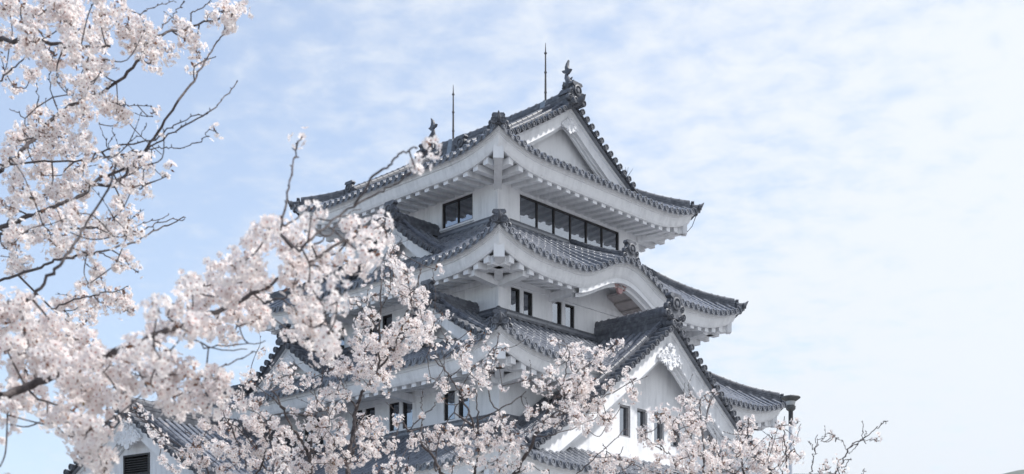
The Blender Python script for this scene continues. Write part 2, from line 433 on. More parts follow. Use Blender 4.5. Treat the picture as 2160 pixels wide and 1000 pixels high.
def eave_parts(T, side, P, skip=None, rafters=True, rskip=None):
    """white eave band, boarding and rafter ends below the tiles of one side"""
    fl_, rl_ = [], []
    NS = 64
    def cpos(u, o): return lerp(-T.E + (T.E - o), T.w + T.E - (T.E - o), u)
    prof = [(0.035, -0.055), (0.06, -0.11), (0.085, -0.115), (0.095, -0.19), (0.135, -0.20), (0.155, -0.30), (0.20, -0.43), (0.245, -0.50), (0.33, -0.505), (0.36, -0.43)]   # (inward, below tile)
    runs = []; cur = []
    for i in range(NS + 1):
        u = i / NS
        if skip and skip(cpos(u, T.E)):
            if len(cur) > 1: runs.append(cur)
            cur = []
        else: cur.append(u)
    if len(cur) > 1: runs.append(cur)
    for run in runs:
        f = MB(); fl_.append(f); vs = []; n = len(prof) + 1
        for u in run:
            for (d, dz) in prof:
                o = T.E - d; c = cpos(u, o)
                vs.append(P(c, o, T.z(cpos(u, T.E), T.E, side) + dz))
            c = cpos(u, T.wall); e = T.z(cpos(u, T.E), T.E, side) - 0.42
            vs.append(P(c, T.wall - 0.05, max(T.wz, e - 0.04 + (e - (T.z0 - 0.42)) * 0.35 if T.bump and side == 'R' and abs(c - T.bump[0]) < T.bump[1] else T.wz)))
        f.add(vs, [(i * n + k, i * n + k + 1, (i + 1) * n + k + 1, (i + 1) * n + k) for i in range(len(run) - 1) for k in range(n - 1)])
    if rafters:
        k = int((T.w + 2 * T.E - 0.8) / 0.40); rf = None
        for i in range(k + 1):
            c = -T.E + 0.4 + (T.w + 2 * T.E - 0.8) * i / k
            if skip and skip(c) or (rskip and rskip(c)): rf = None; continue
            if rf is None: rf = MB(); rl_.append(rf)
            e = T.z(c, T.E, side) - 0.43
            x = min(c + T.E, T.w + T.E - c)
            din = min(T.E - T.wall + 0.04, x)          # a rafter near the corner stops at the hip
            if din < 0.4: din = 0.4
            q = (din - 0.3) / (T.E - T.wall - 0.3)
            ze = lerp(e, T.wz, min(1, q)) 
            for (a, b) in ((c - 0.095, c + 0.095),):
                o0 = T.E - 0.30; o1 = T.E - din
                rf.hexa([P(a, o0, e - 0.17), P(b, o0, e - 0.17), P(b, o0, e + 0.02), P(a, o0, e + 0.02),
                         P(a, o1, ze - 0.15), P(b, o1, ze - 0.15), P(b, o1, ze + 0.02), P(a, o1, ze + 0.02)])
    return fl_, rl_

def corner_beam(mb, T, sx, sy, w=0.24):
    """diagonal beam under a corner; sx, sy say which corner"""
    def pt(o, z): return Vector(((-o if sx < 0 else T.w + o), (-o if sy < 0 else T.w + o), z))
    zt = T.z(-T.E, T.E) - 0.46
    d = Vector((sx, sy, 0)).normalized(); r = Vector((-d.y, d.x, 0)) * w / 2
    a = pt(T.wall - 0.05, T.wz - 0.05); b = pt(T.E - 0.30, zt - 0.04)
    h = Vector((0, 0, 0.30))
    mb.hexa([a - r - h, a + r - h, a + r, a - r, b - r - h, b + r - h, b + r, b - r])
    u = Vector((0, 0, 1))
    mb.plate(b - h * 1.02 - d * 0.10, r.normalized(), u, d, [(-0.15, -0.03), (0.15, -0.03), (0.15, 0.30), (0.09, 0.39), (0, 0.45), (-0.09, 0.39), (-0.15, 0.30)], 0.15)

def hip(T, sx, sy, dtop, builder, parent, dlow=0.34, sc=0.82, onis=0.72, off=(0, 0, 0)):
    """the ridge down one corner, its end tile and the corner tiles"""
    off = Vector(off)
    def pt(d, up=0.0):
        o = T.E - d
        return Vector(((-o if sx < 0 else T.w + o), (-o if sy < 0 else T.w + o), T.z(-T.E + d, o) + up)) + off
    dd = Vector((sx, sy, 0)).normalized()
    n = 14
    mbr = MB(); ridge(mbr, [pt(lerp(dlow, dtop, i / n)) for i in range(n + 1)], sc)
    ridge(mbr, [pt(lerp(-0.02, dlow, i / 5)) for i in range(6)], sc * 0.72, sc * 0.5, joints=False)
    hr = builder(mbr, 'hip_ridge', TILE_DARK, parent, 40)
    mbo = MB(); oni(mbo, pt(dlow - 0.08, 0.0), dd, onis); builder(mbo, 'ridge_end_tile', TILE_DARK, parent, 40)
    mbo = MB()
    for q in (-0.5, 0.5):
        disc(mbo, pt(0.0, 0.05) + Vector((-dd.y, dd.x, 0)) * q * 0.26 + dd * 0.05, dd, 0.10)
    p0 = pt(-0.02, 0.10)
    mbo.tube([p0 - dd * 0.25, p0, p0 + dd * 0.10 + Vector((0, 0, 0.05)), p0 + dd * 0.19 + Vector((0, 0, 0.16))], [0.09, 0.09, 0.06, 0.015], 7)
    builder(mbo, 'corner_tile', TILE_DARK, parent, 40)

def wall_face(mb, P, c0, c1, o, z0, z1, holes=(), th=0.16):
    """a plastered face with real openings; holes are (ca, cb, za, zb)"""
    xs = sorted({c0, c1, *[h[0] for h in holes], *[h[1] for h in holes]})
    zs = sorted({z0, z1, *[h[2] for h in holes], *[h[3] for h in holes]})
    for a, b in zip(xs, xs[1:]):
        for e, g in zip(zs, zs[1:]):
            cx_, cz_ = (a + b) / 2, (e + g) / 2
            if any(h[0] < cx_ < h[1] and h[2] < cz_ < h[3] for h in holes): continue
            mb.add([P(a, o, e), P(b, o, e), P(b, o, g), P(a, o, g)], [(0, 1, 2, 3)])
    for (a, b, e, g) in holes:
        mb.add([P(a, o, e), P(b, o, e), P(b, o, g), P(a, o, g), P(a, o - th, e), P(b, o - th, e), P(b, o - th, g), P(a, o - th, g)],
               [(0, 1, 5, 4), (1, 2, 6, 5), (2, 3, 7, 6), (3, 0, 4, 7)])
def bevel_block(mb, P, c0, c1, o0, o1, z0, z1): mb.boxf(P, c0, c1, o0, o1, z0, z1)

def window(P, h, o, parent, panes=1, frame=0.05, sill=True, dark=FRAME, mull=0.06, shutter=False, builder=None, depth=0.12):
    a, b, e, g = h
    f = MB()
    f.boxf(P, a + 0.002, a + frame, o - depth, o - 0.03, e + 0.002, g - 0.002); f.boxf(P, b - frame, b - 0.002, o - depth, o - 0.03, e + 0.002, g - 0.002)
    f.boxf(P, a + frame, b - frame, o - depth, o - 0.033, g - frame, g - 0.004); f.boxf(P, a + frame, b - frame, o - depth, o - 0.033, e + 0.004, e + frame)
    fo = builder(f, 'window_frame', dark, parent)
    for i in range(panes):
        x0 = lerp(a + frame, b - frame, i / panes); x1 = lerp(a + frame, b - frame, (i + 1) / panes)
        g_ = MB(); y0 = x0 + (mull / 2 if i else 0.0); y1 = x1 - (mull / 2 if i < panes - 1 else 0.0)
        tl = random.uniform(-0.006, 0.006)
        g_.hexa([P(y0, o - depth + 0.03, e + frame), P(y1, o - depth + 0.03 + tl, e + frame), P(y1, o - depth + 0.03 + tl, g - frame), P(y0, o - depth + 0.03, g - frame),
                 P(y0, o - depth + 0.01, e + frame), P(y1, o - depth + 0.01, e + frame), P(y1, o - depth + 0.01, g - frame), P(y0, o - depth + 0.01, g - frame)])
        builder(g_, 'pane', GLASS, fo)
        if i:
            m_ = MB(); m_.boxf(P, x0 - mull / 2 + 0.001, x0 + mull / 2 - 0.001, o - depth, o - 0.036, e + frame + 0.001, g - frame - 0.001)
            builder(m_, 'mullion', dark, fo)
    return fo

def gable(P, c0, front, wall_o, back, apex, hw, drop, k=0.25, bh=0.46, zbase=None, builder=None, parent=None, pitch=0.28, verge=True, ridge_top=0.36,
          gscale=1.0, holes=(), back_fn=None, kudari=True, board_mat=None, lrs=(-1, 1), sc=0.85, oniscale=1.0, soff=True, oni_up=0.1):
    """a triangular gable with its own tiled slopes; returns the part that carries the rest"""
    board_mat = board_mat or PLASTER
    def zs(x):
        q = abs(x) / hw
        return apex - drop * ((1 + k) * q - k * q * q)
    outd = Vector(P(0, 1, 0)) - Vector(P(0, 0, 0)); latc = Vector(P(1, 0, 0)) - Vector(P(0, 0, 0))
    ln = math.hypot(hw, drop)
    roof = MB()
    n = int((front - 0.62 - back) / pitch)
    os_ = [front - 0.50 - pitch * (i + 0.5) for i in range(n)]
    for sg in lrs:
        def line(o, x0=0.05, sg=sg):
            xe = hw
            return lambda f: P(c0 + sg * lerp(xe, x0, f), o, zs(lerp(xe, x0, f)))
        edges = [front - 0.02] + os_ + [back]
        for a, b in zip(edges, edges[1:]): pan_strip(roof, line(a), line(b), ln, ln)
        for o in os_: half_tiles(roof, (line(o), ln), outd, (0, 0, 1))
    # closing sheet below the tiles
    N_ = 14
    for sg in lrs:
        vs = []
        for i in range(N_ + 1):
            x = hw * i / N_
            vs += [P(c0 + sg * x, front - 0.06, zs(x) - 0.07), P(c0 + sg * x, back, zs(x) - 0.07)]
        roof.add(vs, [(2 * i, 2 * i + 1, 2 * i + 3, 2 * i + 2) for i in range(N_)])
    root = builder(roof, 'gable_roof', TILE, parent, 35)
    # verge: short round tiles laid across, their discs facing out
    for sg in lrs:
        vt = MB()
        kx = int(ln / 0.27)
        for i in range(kx + 1):
            x = hw * (i + 0.35) / (kx + 0.35)
            p = Vector(P(c0 + sg * x, front, zs(x) + 0.045))
            vt.lathe(p - outd * 0.40, outd, [(0.086, 0), (0.086, 0.38)], 10)
            disc(vt, p, outd, 0.098)
        builder(vt, 'verge_tiles', TILE_DARK, root, 35)
    if kudari:
        for sg in lrs:
            kr = MB()
            ridge(kr, [P(c0 + sg * lerp(0.12, hw * 0.97, i / 14), front - 0.46, zs(lerp(0.12, hw * 0.97, i / 14)) + 0.02) for i in range(15)], 0.62 * sc / 0.85, 0.6 * sc / 0.85)
            builder(kr, 'verge_ridge', TILE_DARK, root, 40)
    # barge boards in steps, and the boarding behind them
    bb = MB()
    for (o0, o1, up, dn) in ((front - 0.20, front - 0.29, -0.03, bh * 0.16), (front - 0.27, front - 0.37, 0.0, bh), (front - 0.375, front - 0.45, 0.02, bh * 1.14), (front - 0.455, front - 0.53, 0.03, bh * 1.30)):
        for sg in lrs:
            vs = []
            for i in range(N_ + 1):
                x = hw * 1.0 * i / N_
                t_ = zs(x) - 0.075 - up * 0.1; b_ = zs(x) - 0.08 - dn * (1.0 + 0.10 * (i / N_))
                if i == 0: b_ = zs(0) - 0.08 - dn * 1.12
                vs += [P(c0 + sg * x, o0, t_), P(c0 + sg * x, o0, b_), P(c0 + sg * x, o1, b_), P(c0 + sg * x, o1, t_)]
            bb.add(vs, [(i * 4 + q, i * 4 + (q + 1) % 4, (i + 1) * 4 + (q + 1) % 4, (i + 1) * 4 + q) for i in range(N_) for q in range(4)] + [(N_ * 4, N_ * 4 + 1, N_ * 4 + 2, N_ * 4 + 3)])
    if soff:
        for sg in lrs:
            vs = []
            for i in range(N_ + 1):
                x = hw * i / N_
                vs += [P(c0 + sg * x, front - 0.3, zs(x) - 0.16), P(c0 + sg * x, wall_o - 0.05, zs(x) - 0.16)]
            bb.add(vs, [(2 * i, 2 * i + 1, 2 * i + 3, 2 * i + 2) for i in range(N_)])
    builder(bb, 'bargeboard', board_mat, root)
    # plastered gable wall
    gw = MB()
    zb = zbase if zbase is not None else apex - drop
    xs = sorted(set([hw * i / 12 * s_ for i in range(13) for s_ in (-1, 1)] + [q - c0 for h in holes for q in h[:2]]))
    xs = [x for x in xs if abs(x) <= hw]
    for x0, x1 in zip(xs, xs[1:]):
        t0, t1 = zs(x0) - 0.15, zs(x1) - 0.15
        if max(t0, t1) <= zb: continue
        t0, t1 = max(t0, zb), max(t1, zb)
        hh = [h for h in holes if h[0] - 1e-6 <= c0 + (x0 + x1) / 2 <= h[1] + 1e-6]
        spans = [(zb, zb, t0, t1)] if not hh else [(zb, zb, hh[0][2], hh[0][2]), (hh[0][3], hh[0][3], t0, t1)]
        for (a, b, g, h) in spans:
            gw.add([P(c0 + x0, wall_o, a), P(c0 + x1, wall_o, b), P(c0 + x1, wall_o, h), P(c0 + x0, wall_o, g)], [(0, 1, 2, 3)])
    for (a, b, e, g) in holes:
        gw.add([P(a, wall_o, e), P(b, wall_o, e), P(b, wall_o, g), P(a, wall_o, g), P(a, wall_o - .2, e), P(b, wall_o - .2, e), P(b, wall_o - .2, g), P(a, wall_o - .2, g)],
               [(0, 1, 5, 4), (1, 2, 6, 5), (2, 3, 7, 6), (3, 0, 4, 7)])
    builder(gw, 'gable_wall', PLASTER, root)
    # carved pendant below the peak
    if gscale:
        gg = MB(); s = gscale
        p = Vector(P(c0, front - 0.26, apex - 0.08 - bh * 1.05)); up = Vector((0, 0, 1))
        half = [(0.0, 0.28), (0.17, 0.22), (0.16, 0.08), (0.30, 0.10), (0.36, -0.02), (0.50, -0.06), (0.56, -0.17), (0.70, -0.24), (0.74, -0.36), (0.62, -0.40), (0.60, -0.48), (0.47, -0.44), (0.42, -0.53), (0.31, -0.46), (0.27, -0.58), (0.16, -0.54), (0.10, -0.68), (0.0, -0.72)]
        poly = half + [(-x, y) for x, y in half[-2:0:-1]]
        gg.plate(p, latc, up, outd, [(x * s, y * s) for x, y in poly], 0.09 * s)
        def curl(x, y, r, turns=1.6, a0=0.0, sg=1):
            pts = []
            for i in range(18):
                a = a0 + sg * turns * 2 * PI * i / 17; rr = r * (1 - 0.8 * i / 17)
                pts.append(p + latc * (x + math.cos(a) * rr) * s + up * (y + math.sin(a) * rr) * s + outd * 0.10 * s)
            gg.tube(pts, 0.028 * s, 5)
        for sg in (-1, 1):
            curl(0.17 * sg, -0.20, 0.13, 1.5, PI / 2, sg); curl(0.42 * sg, -0.25, 0.11, 1.5, PI / 2, -sg); curl(0.14 * sg, -0.45, 0.09, 1.4, 0, sg); curl(0.58 * sg, -0.34, 0.075, 1.3, PI / 2, sg)
            curl(0.30 * sg, -0.08, 0.07, 1.3, 0, -sg)
        gg.lathe(p + up * 0.10 * s + outd * 0.08 * s, outd, [(0.14 * s, 0), (0.14 * s, 0.05 * s), (0.10 * s, 0.07 * s), (0.05 * s, 0.05 * s), (0.045 * s, 0.14 * s), (0.005, 0.15 * s)], 6)
        builder(gg, 'carved_pendant', PLASTER, root, 40)
    # ridge and its end tile
    if ridge_top:
        rr = MB(); m_ = 8
        ridge(rr, [P(c0, lerp(front - 0.12, back, i / m_), apex - 0.03) for i in range(m_ + 1)], sc, ridge_top / 0.36)
        builder(rr, 'gable_ridge', TILE_DARK, root, 40)
        on = MB(); oni(on, Vector(P(c0, front - 0.08, apex + oni_up)), outd, oniscale)
        for q in (-1, 1): on.lathe(Vector(P(c0 + q * 0.16, front - 0.2, apex + 0.02)), outd, [(0.10, 0), (0.10, 0.26), (0.07, 0.27), (0.06, 0.24), (0.005, 0.25)], 10)
        builder(on, 'ridge_end_tile', TILE_DARK, root, 40)
    return root

# ------------------------------------------------------------ the keep's roofs
T1 = Tier(WT, 1.40, 14.86, 2.85, 4.80, 0.0, 14.50, L=0.42, xl=2.2, k=0.14)
T2 = Tier(WT, 2.46, 11.50, 1.70, 2.46, 1.07, 11.28, L=0.48, xl=2.4, k=0.15, bump=(3.25, 2.35, 0.72))
T3 = Tier(WT, 3.54, 8.36, 1.60, 2.47, 2.15, 8.12, L=0.46, xl=2.4, k=0.15)
T4 = Tier(WT, 4.62, 5.18, 1.48, 2.47, 3.25, 4.92, L=0.46, xl=2.4, k=0.15)
GF1 = 0.12                                        # front of the top gable's verge, outset from the wall
def roof_name(): return 'tile_roof'
# tier 1: hip-and-gable, the ridge runs from the right gable to the one behind
G_B = 1.40 - 0.02                                 # slope distance where the gable stands
mb = MB()
tile_roof(mb, T1, 'L', FC['L'], lambda c: min(4.75, c + T1.E if c < -GF1 else 9, WT + T1.E - c if c > WT + GF1 else 9))
tile_roof(mb, T1, 'F', FC['F'], lambda c: min(4.75, c + T1.E if c < -GF1 else 9, WT + T1.E - c if c > WT + GF1 else 9))
tile_roof(mb, T1, 'R', FC['R'], lambda c: min(1.55, c + T1.E, WT + T1.E - c))
tile_roof(mb, T1, 'B', FC['B'], lambda c: min(1.55, c + T1.E, WT + T1.E - c))
roof1 = kb(mb, 'tile_roof', TILE, smooth=35)
def skirt(T, rcut=None, rstart=None):
    mb = MB()
    dm = T.dm
    for sd in 'LRBF':
        tile_roof(mb, T, sd, FC[sd], lambda c: min(dm, c + T.E, WT + T.E - c), (rstart if sd == 'R' else None))
    return kb(mb, 'tile_roof', TILE, smooth=35)
roof2 = skirt(T2)
GC, GA, GH, GD, GK = 3.3, 9.98, 6.1, 4.35, 0.10      # the big gable: centre, apex, half width, drop, curve
def zgab(x):
    q = abs(x) / GH
    return GA - GD * ((1 + GK) * q - GK * q * q)
def t3start(c):
    x = c - GC
    if abs(x) > 2.6: return -0.05
    d = -0.05
    while d < T3.dm and T3.z(c, T3.E - d) < zgab(x) - 0.02: d += 0.05
    return d
roof3 = skirt(T3, rstart=t3start)
roof4 = skirt(T4)
roofs = {1: (T1, roof1), 2: (T2, roof2), 3: (T3, roof3), 4: (T4, roof4)}
for i, (T, ro) in roofs.items():
    for sd in 'LRBF':
        skip = rskip = None
        if i == 3 and sd == 'R': skip = lambda c: abs(c - GC) < 2.25
        if i == 2 and sd == 'R': rskip = lambda c: abs(c - 3.25) < 2.35
        fs_, rfs = eave_parts(T, sd, FC[sd], skip, rskip=rskip)
        for f in fs_: kb(f, 'eave_fascia', PLASTER, ro)
        for f in rfs: kb(f, 'eave_rafters', PLASTER, ro)
    for sx, sy in ((-1, -1), (1, -1), (-1, 1), (1, 1)):
        cbm = MB(); corner_beam(cbm, T, sx, sy); kb(cbm, 'corner_beam', PLASTER, ro)
        hip(T, sx, sy, 1.62 if i == 1 else T.dm - 0.02, kb, ro, *((0.34, 0.82, 0.72) if sx + sy < 0 else (0.20, 0.82, 0.46)))

# tier 1 gables, main ridge, descending ridges
ZR = T1.z(3.4, -3.4)                              # slope height at the ridge line
def gslope_k(): pass
def z1(x):                                        # slope of the main roof at distance x from the ridge
    return T1.z(3.4, -(3.4 - x))
for sd in ('R', 'B'):
    hw = 2.92
    # match the main roof: apex = ridge, drop over hw
    gable(FC[sd], 3.4, GF1, -0.62, -1.0, ZR + 0.02, hw, ZR - z1(hw), k=0.12, bh=0.40, zbase=15.55, builder=kb, parent=roof1, gscale=0.54, ridge_top=None, kudari=False)
mr = MB()
rp = [(3.4, lerp(-GF1 + 0.1, WT + GF1 - 0.1, i / 20), ZR - 0.02 + 0.10 * abs(i / 10 - 1) ** 2.5) for i in range(21)]
ridge(mr, rp, 1.1, 1.36)
main_ridge = kb(mr, 'main_ridge', TILE_DARK, smooth=40)
for t, q in ((-GF1 - 0.02, -1), (WT + GF1 + 0.02, 1)):
    on = MB(); oni(on, (3.4, t, ZR + 0.17), (0, q, 0), 0.92)
    for e in (-1, 1): on.lathe((3.4 + e * 0.2, t + q * 0.12, ZR + 0.03), (0, q, 0), [(0.1, -0.2), (0.1, 0.06), (0.07, 0.07), (0.06, 0.04), (0.005, 0.05)], 10)
    on.tube([(3.4, t - q * 0.12, ZR + 0.02), (3.4, t + q * 0.10, ZR + 0.03), (3.4, t + q * 0.28, ZR + 0.10), (3.4, t + q * 0.40, ZR + 0.19)], [0.14, 0.13, 0.09, 0.015], 7)
    kb(on, 'ridge_end_tile', TILE_DARK, main_ridge, 40)
for t in (0.78, WT - 0.78):
    for sg in (-1, 1):
        pth = [(3.4 + sg * lerp(0.15, 4.05, i / 16), t, z1(lerp(0.15, 4.05, i / 16)) + 0.02) for i in range(17)]
        dr = MB(); ridge(dr, pth, 0.9, 0.85); kb(dr, 'descending_ridge', TILE_DARK, roof1, 40)
        on = MB(); oni(on, Vector(pth[-1]) + Vector((sg * 0.1, 0, 0.05)), (sg, 0, 0), 0.74); kb(on, 'ridge_end_tile', TILE_DARK, roof1, 40)
for t in (0.30, WT - 0.30):                       # a second, lower ridge beside the verge
    for sg in (-1, 1):
        pth = [(3.4 + sg * lerp(0.15, 2.9, i / 16), t, z1(lerp(0.15, 2.9, i / 16)) + 0.02) for i in range(17)]
        dr = MB(); ridge(dr, pth, 0.62, 0.55); kb(dr, 'descending_ridge', TILE_DARK, roof1, 40)

# rooftop fish: head down on the ridge, tail up
def fish(mb, base, inward, s=1.0):
    b = Vector(base); d = Vector(inward).normalized(); u = Vector((0, 0, 1)); l = Vector((-d.y, d.x, 0))
    path = [b + d * x * s + u * z * s for x, z in ((0.26, 0.10), (0.16, 0.13), (0.04, 0.16), (-0.06, 0.26), (-0.07, 0.40), (-0.01, 0.53), (0.06, 0.64), (0.07, 0.74), (0.03, 0.84))]
    mb.tube(path, [r * s for r in (0.08, 0.145, 0.18, 0.18, 0.155, 0.125, 0.10, 0.075, 0.045)], 9)
    # scales as raised rings
    for i in range(3, 7): mb.lathe(path[i], path[i + 1] - path[i - 1], [(0.15 * s * (1.06 - 0.09 * (i - 2)), -0.02), (0.165 * s * (1.06 - 0.11 * (i - 2)), 0), (0.13 * s * (1 - 0.11 * (i - 2)), 0.02)], 9)
    def fin(pts, th=0.10): mb.plate(b - l * th * s / 2, d, u, l, [(x * s, z * s) for x, z in pts], th * s)
    fin([(0.05, 0.74), (0.12, 0.84), (0.23, 0.86), (0.29, 0.96), (0.17, 0.95), (0.12, 0.94), (0.13, 1.06), (0.07, 1.18), (-0.05, 1.30), (-0.02, 1.14), (-0.04, 1.00), (-0.10, 0.92), (-0.20, 0.90), (-0.13, 0.83), (-0.05, 0.76)])
    fin([(-0.18, 0.20), (-0.30, 0.30), (-0.20, 0.32), (-0.31, 0.44), (-0.19, 0.44), (-0.24, 0.58), (-0.10, 0.55), (-0.06, 0.62), (-0.03, 0.3)], 0.04)
    fin([(0.08, 0.22), (0.20, 0.34), (0.15, 0.36), (0.20, 0.47), (0.06, 0.42), (0.02, 0.3)], 0.18)
    for q in (-1, 1):
        mb.tube([b + d * 0.08 * s + l * q * 0.13 * s + u * 0.14 * s, b + d * 0.02 * s + l * q * 0.26 * s + u * 0.22 * s, b - d * 0.06 * s + l * q * 0.30 * s + u * 0.34 * s], [0.06 * s, 0.05 * s, 0.012], 6)
        mb.lathe(b + d * 0.18 * s + l * q * 0.11 * s + u * 0.20 * s, l * q, [(0.04 * s, 0), (0.03 * s, 0.03 * s), (0.005, 0.04 * s)], 8)
    mb.tube([b + d * 0.24 * s + u * 0.14 * s, b + d * 0.37 * s + u * 0.22 * s], [0.06 * s, 0.02 * s], 6)
    mb.tube([b + d * 0.24 * s + u * 0.06 * s, b + d * 0.34 * s + u * 0.05 * s], [0.05 * s, 0.02 * s], 6)
RT = ZR + 0.42
for t, q in ((0.20, 1), (WT - 0.25, -1)):
    f = MB(); f.hexa([(3.4 - .2, t - .25, RT - .05), (3.4 + .2, t - .25, RT - .05), (3.4 + .2, t + .25, RT - .05), (3.4 - .2, t + .25, RT - .05), (3.4 - .16, t - .2, RT + .1), (3.4 + .16, t - .2, RT + .1), (3.4 + .16, t + .2, RT + .1), (3.4 - .16, t + .2, RT + .1)])
    fish(f, (3.4, t, RT + 0.03), (0, q, 0), 0.80 if q > 0 else 0.84)
    kb(f, 'roof_fish', TILE_DARK, main_ridge, 50)
for t in (1.16, 5.48):
    f = MB()
    f.tube([(3.4, t, RT - 0.7), (3.4, t, RT + 0.35), (3.4, t, RT + 1.0), (3.4, t, RT + 1.62), (3.4, t, RT + 1.95)], [0.034, 0.034, 0.028, 0.022, 0.008], 8)
    for z_ in (0.35, 1.0, 1.62): f.lathe((3.4, t, RT + z_), (0, 0, 1), [(0.03, -0.03), (0.045, -0.02), (0.045, 0.02), (0.03, 0.03)], 8)
    kb(f, 'lightning_rod', ROD, main_ridge, 40)
    f = MB(); f.hexa([(3.4 - .26, t - .12, RT - .65), (3.4 + .26, t - .12, RT - .65), (3.4 + .26, t + .12, RT - .65), (3.4 - .26, t + .12, RT - .65), (3.4 - .13, t - .10, RT + .02), (3.4 + .13, t - .10, RT + .02), (3.4 + .13, t + .10, RT + .02), (3.4 - .13, t + .10, RT + .02)])
    kb(f, 'rod_bracket', COPPER, main_ridge)

# ------------------------------------------------------------ walls and windows, storey by storey
def storey(o, z0, z1, hR=(), hL=()):
    mb = MB()
    for sd, hs in (('R', hR), ('L', hL), ('B', ()), ('F', ())):
        wall_face(mb, FC[sd], -o, WT + o, o, z0, z1, hs)
    return kb(mb, 'wall', PLASTER)
H1R = [(0.96, 5.74, 13.34, 14.26)]; H1L = [(1.07, 2.43, 13.50, 14.30), (4.4, 5.76, 13.5, 14.3)]
w1 = storey(0.0, 12.6, 14.62, H1R, H1L)
H2R = [(-0.55, 0.38, 10.2, 10.9), (1.24, 2.26, 10.2, 10.9), (4.5, 5.5, 10.2, 10.9)]; H2L = [(3.55, 4.65, 10.2, 10.9), (5.9, 6.9, 10.2, 10.9)]
w2 = storey(1.07, 9.4, 12.4, H2R, H2L)
H3R = [(7.2, 8.2, 6.95, 7.78)]; H3L = [(-0.985, 0.06, 6.93, 7.77), (1.40, 2.44, 6.93, 7.77), (3.1, 4.15, 6.93, 7.77), (5.6, 6.6, 6.93, 7.77), (7.7, 8.6, 6.93, 7.77)]
w3 = storey(2.15, 6.2, 8.5, H3R, H3L)
w4 = storey(3.25, 2.2, 5.6, [(0, 1, 3.3, 4.2), (3, 4, 3.3, 4.2), (6, 7, 3.3, 4.2)], [(0, 1, 3.3, 4.2), (3, 4, 3.3, 4.2), (6, 7, 3.3, 4.2)])
def bld(mb, name, m, parent, smooth=None): return kb(mb, name, m, parent, smooth)
window(FC['R'], H1R[0], 0.0, w1, panes=6, builder=bld, frame=0.045, mull=0.05, depth=0.10)
for h in H1L: window(FC['L'], h, 0.0, w1, panes=2 if h[0] < 2 else 1, builder=bld, frame=0.05, mull=0.03, depth=0.10)
def pair(P, h, o, parent):
    a, b, e, g = h; mid = (a + b) / 2
    mu = MB(); mu.boxf(P, mid - 0.075, mid + 0.075, o - 0.13, o - 0.004, e, g)
    kb(mu, 'window_post', PLASTER, parent)
    for (x0, x1) in ((a, mid - 0.077), (mid + 0.077, b)): window(P, (x0, x1, e, g), o, parent, 1, frame=0.035, builder=bld)
for h in H2R: pair(FC['R'], h, 1.07, w2)
for h in H2L: pair(FC['L'], h, 1.07, w2)
for h in H3R: pair(FC['R'], h, 2.15, w3)
for h in H3L: pair(FC['L'], h, 2.15, w3)
for sd in 'RL':
    for h in [(0, 1, 3.3, 4.2), (3, 4, 3.3, 4.2), (6, 7, 3.3, 4.2)]: pair(FC[sd], h, 3.25, w4)
def sill(P, h, o, parent, m=PLASTER):
    s = MB(); s.boxf(P, h[0] - 0.07, h[1] + 0.07, o - 0.02, o + 0.045, h[2] - 0.06, h[2] - 0.003); kb(s, 'window_sill', m, parent)
for h in H1R + []: sill(FC['R'], h, 0.0, w1)
for h in H1L: sill(FC['L'], h, 0.0, w1)
for h in H2R: sill(FC['R'], h, 1.07, w2)
for h in H2L: sill(FC['L'], h, 1.07, w2)
for h in H3L: sill(FC['L'], h, 2.15, w3)
# plaster string courses, and layered flashing tiles where a roof meets a wall
def band(o, z0, z1, pr, parent, name='string_course', m=PLASTER):
    s = MB()
    a, b = -o - pr, WT + o + pr
    for (x0, x1, y0, y1) in ((a, b, a, -o + 0.01), (a, b, WT + o - 0.01, b), (a, -o + 0.01, -o + 0.011, WT + o - 0.011), (WT + o - 0.01, b, -o + 0.011, WT + o - 0.011)):
        s.hexa([(x0, y0, z0), (x1, y0, z0), (x1, y1, z0), (x0, y1, z0), (x0, y0, z1), (x1, y0, z1), (x1, y1, z1), (x0, y1, z1)])
    return kb(s, name, m, parent)
band(1.07, 10.96, 11.13, 0.05, w2); band(2.15, 7.82, 7.99, 0.05, w3); band(3.25, 4.6, 4.78, 0.05, w4)
for o, z, par in ((0.0, 13.16, w1), (1.07, 9.98, w2), (2.15, 6.66, w3)):
    for j in range(3): band(o, z - 0.03 + 0.085 * j, z + 0.045 + 0.085 * j, 0.16 - 0.045 * j, par, 'flashing_tiles', TILE_DARK if j != 1 else TILE)

# eave beams on arms below tiers 2-4
def beams(T, wall, zb, parent, stops):
    for sd in 'LRBF':
        P = FC[sd]; ob = wall + 0.62
        for (c0, c1) in stops.get(sd, [(-ob - 0.35, WT + ob + 0.35)]):
            bm_ = MB(); bm_.boxf(P, c0, c1, ob - 0.11, ob + 0.11, zb, zb + 0.24); kb(bm_, 'eave_beam', PLASTER, parent)
        for c in stops.get('arm' + sd, [-wall - 0.0 + 0.12, 1.45, 5.2, WT + wall - 0.12]):
            bm_ = MB()
            bm_.hexa([P(c - 0.12, wall - 0.05, zb - 0.26), P(c + 0.12, wall - 0.05, zb - 0.26), P(c + 0.12, wall - 0.05, zb - 0.003), P(c - 0.12, wall - 0.05, zb - 0.003),
                      P(c - 0.12, ob + 0.34, zb - 0.16), P(c + 0.12, ob + 0.34, zb - 0.16), P(c + 0.12, ob + 0.34, zb - 0.003), P(c - 0.12, ob + 0.34, zb - 0.003)])
            kb(bm_, 'beam_arm', PLASTER, parent)
beams(T2, 1.07, 11.06, roof2, {'R': [(-2.05, 1.45), (5.1, 8.85)], 'armR': [-0.95, 1.2, 5.3, 7.75]})
beams(T3, 2.15, 7.90, roof3, {'R': [(-3.1, 0.3), (6.4, 9.9)], 'armR': [-2.05, -0.2, 6.9, 8.85]})
beams(T4, 3.25, 4.72, roof4, {})

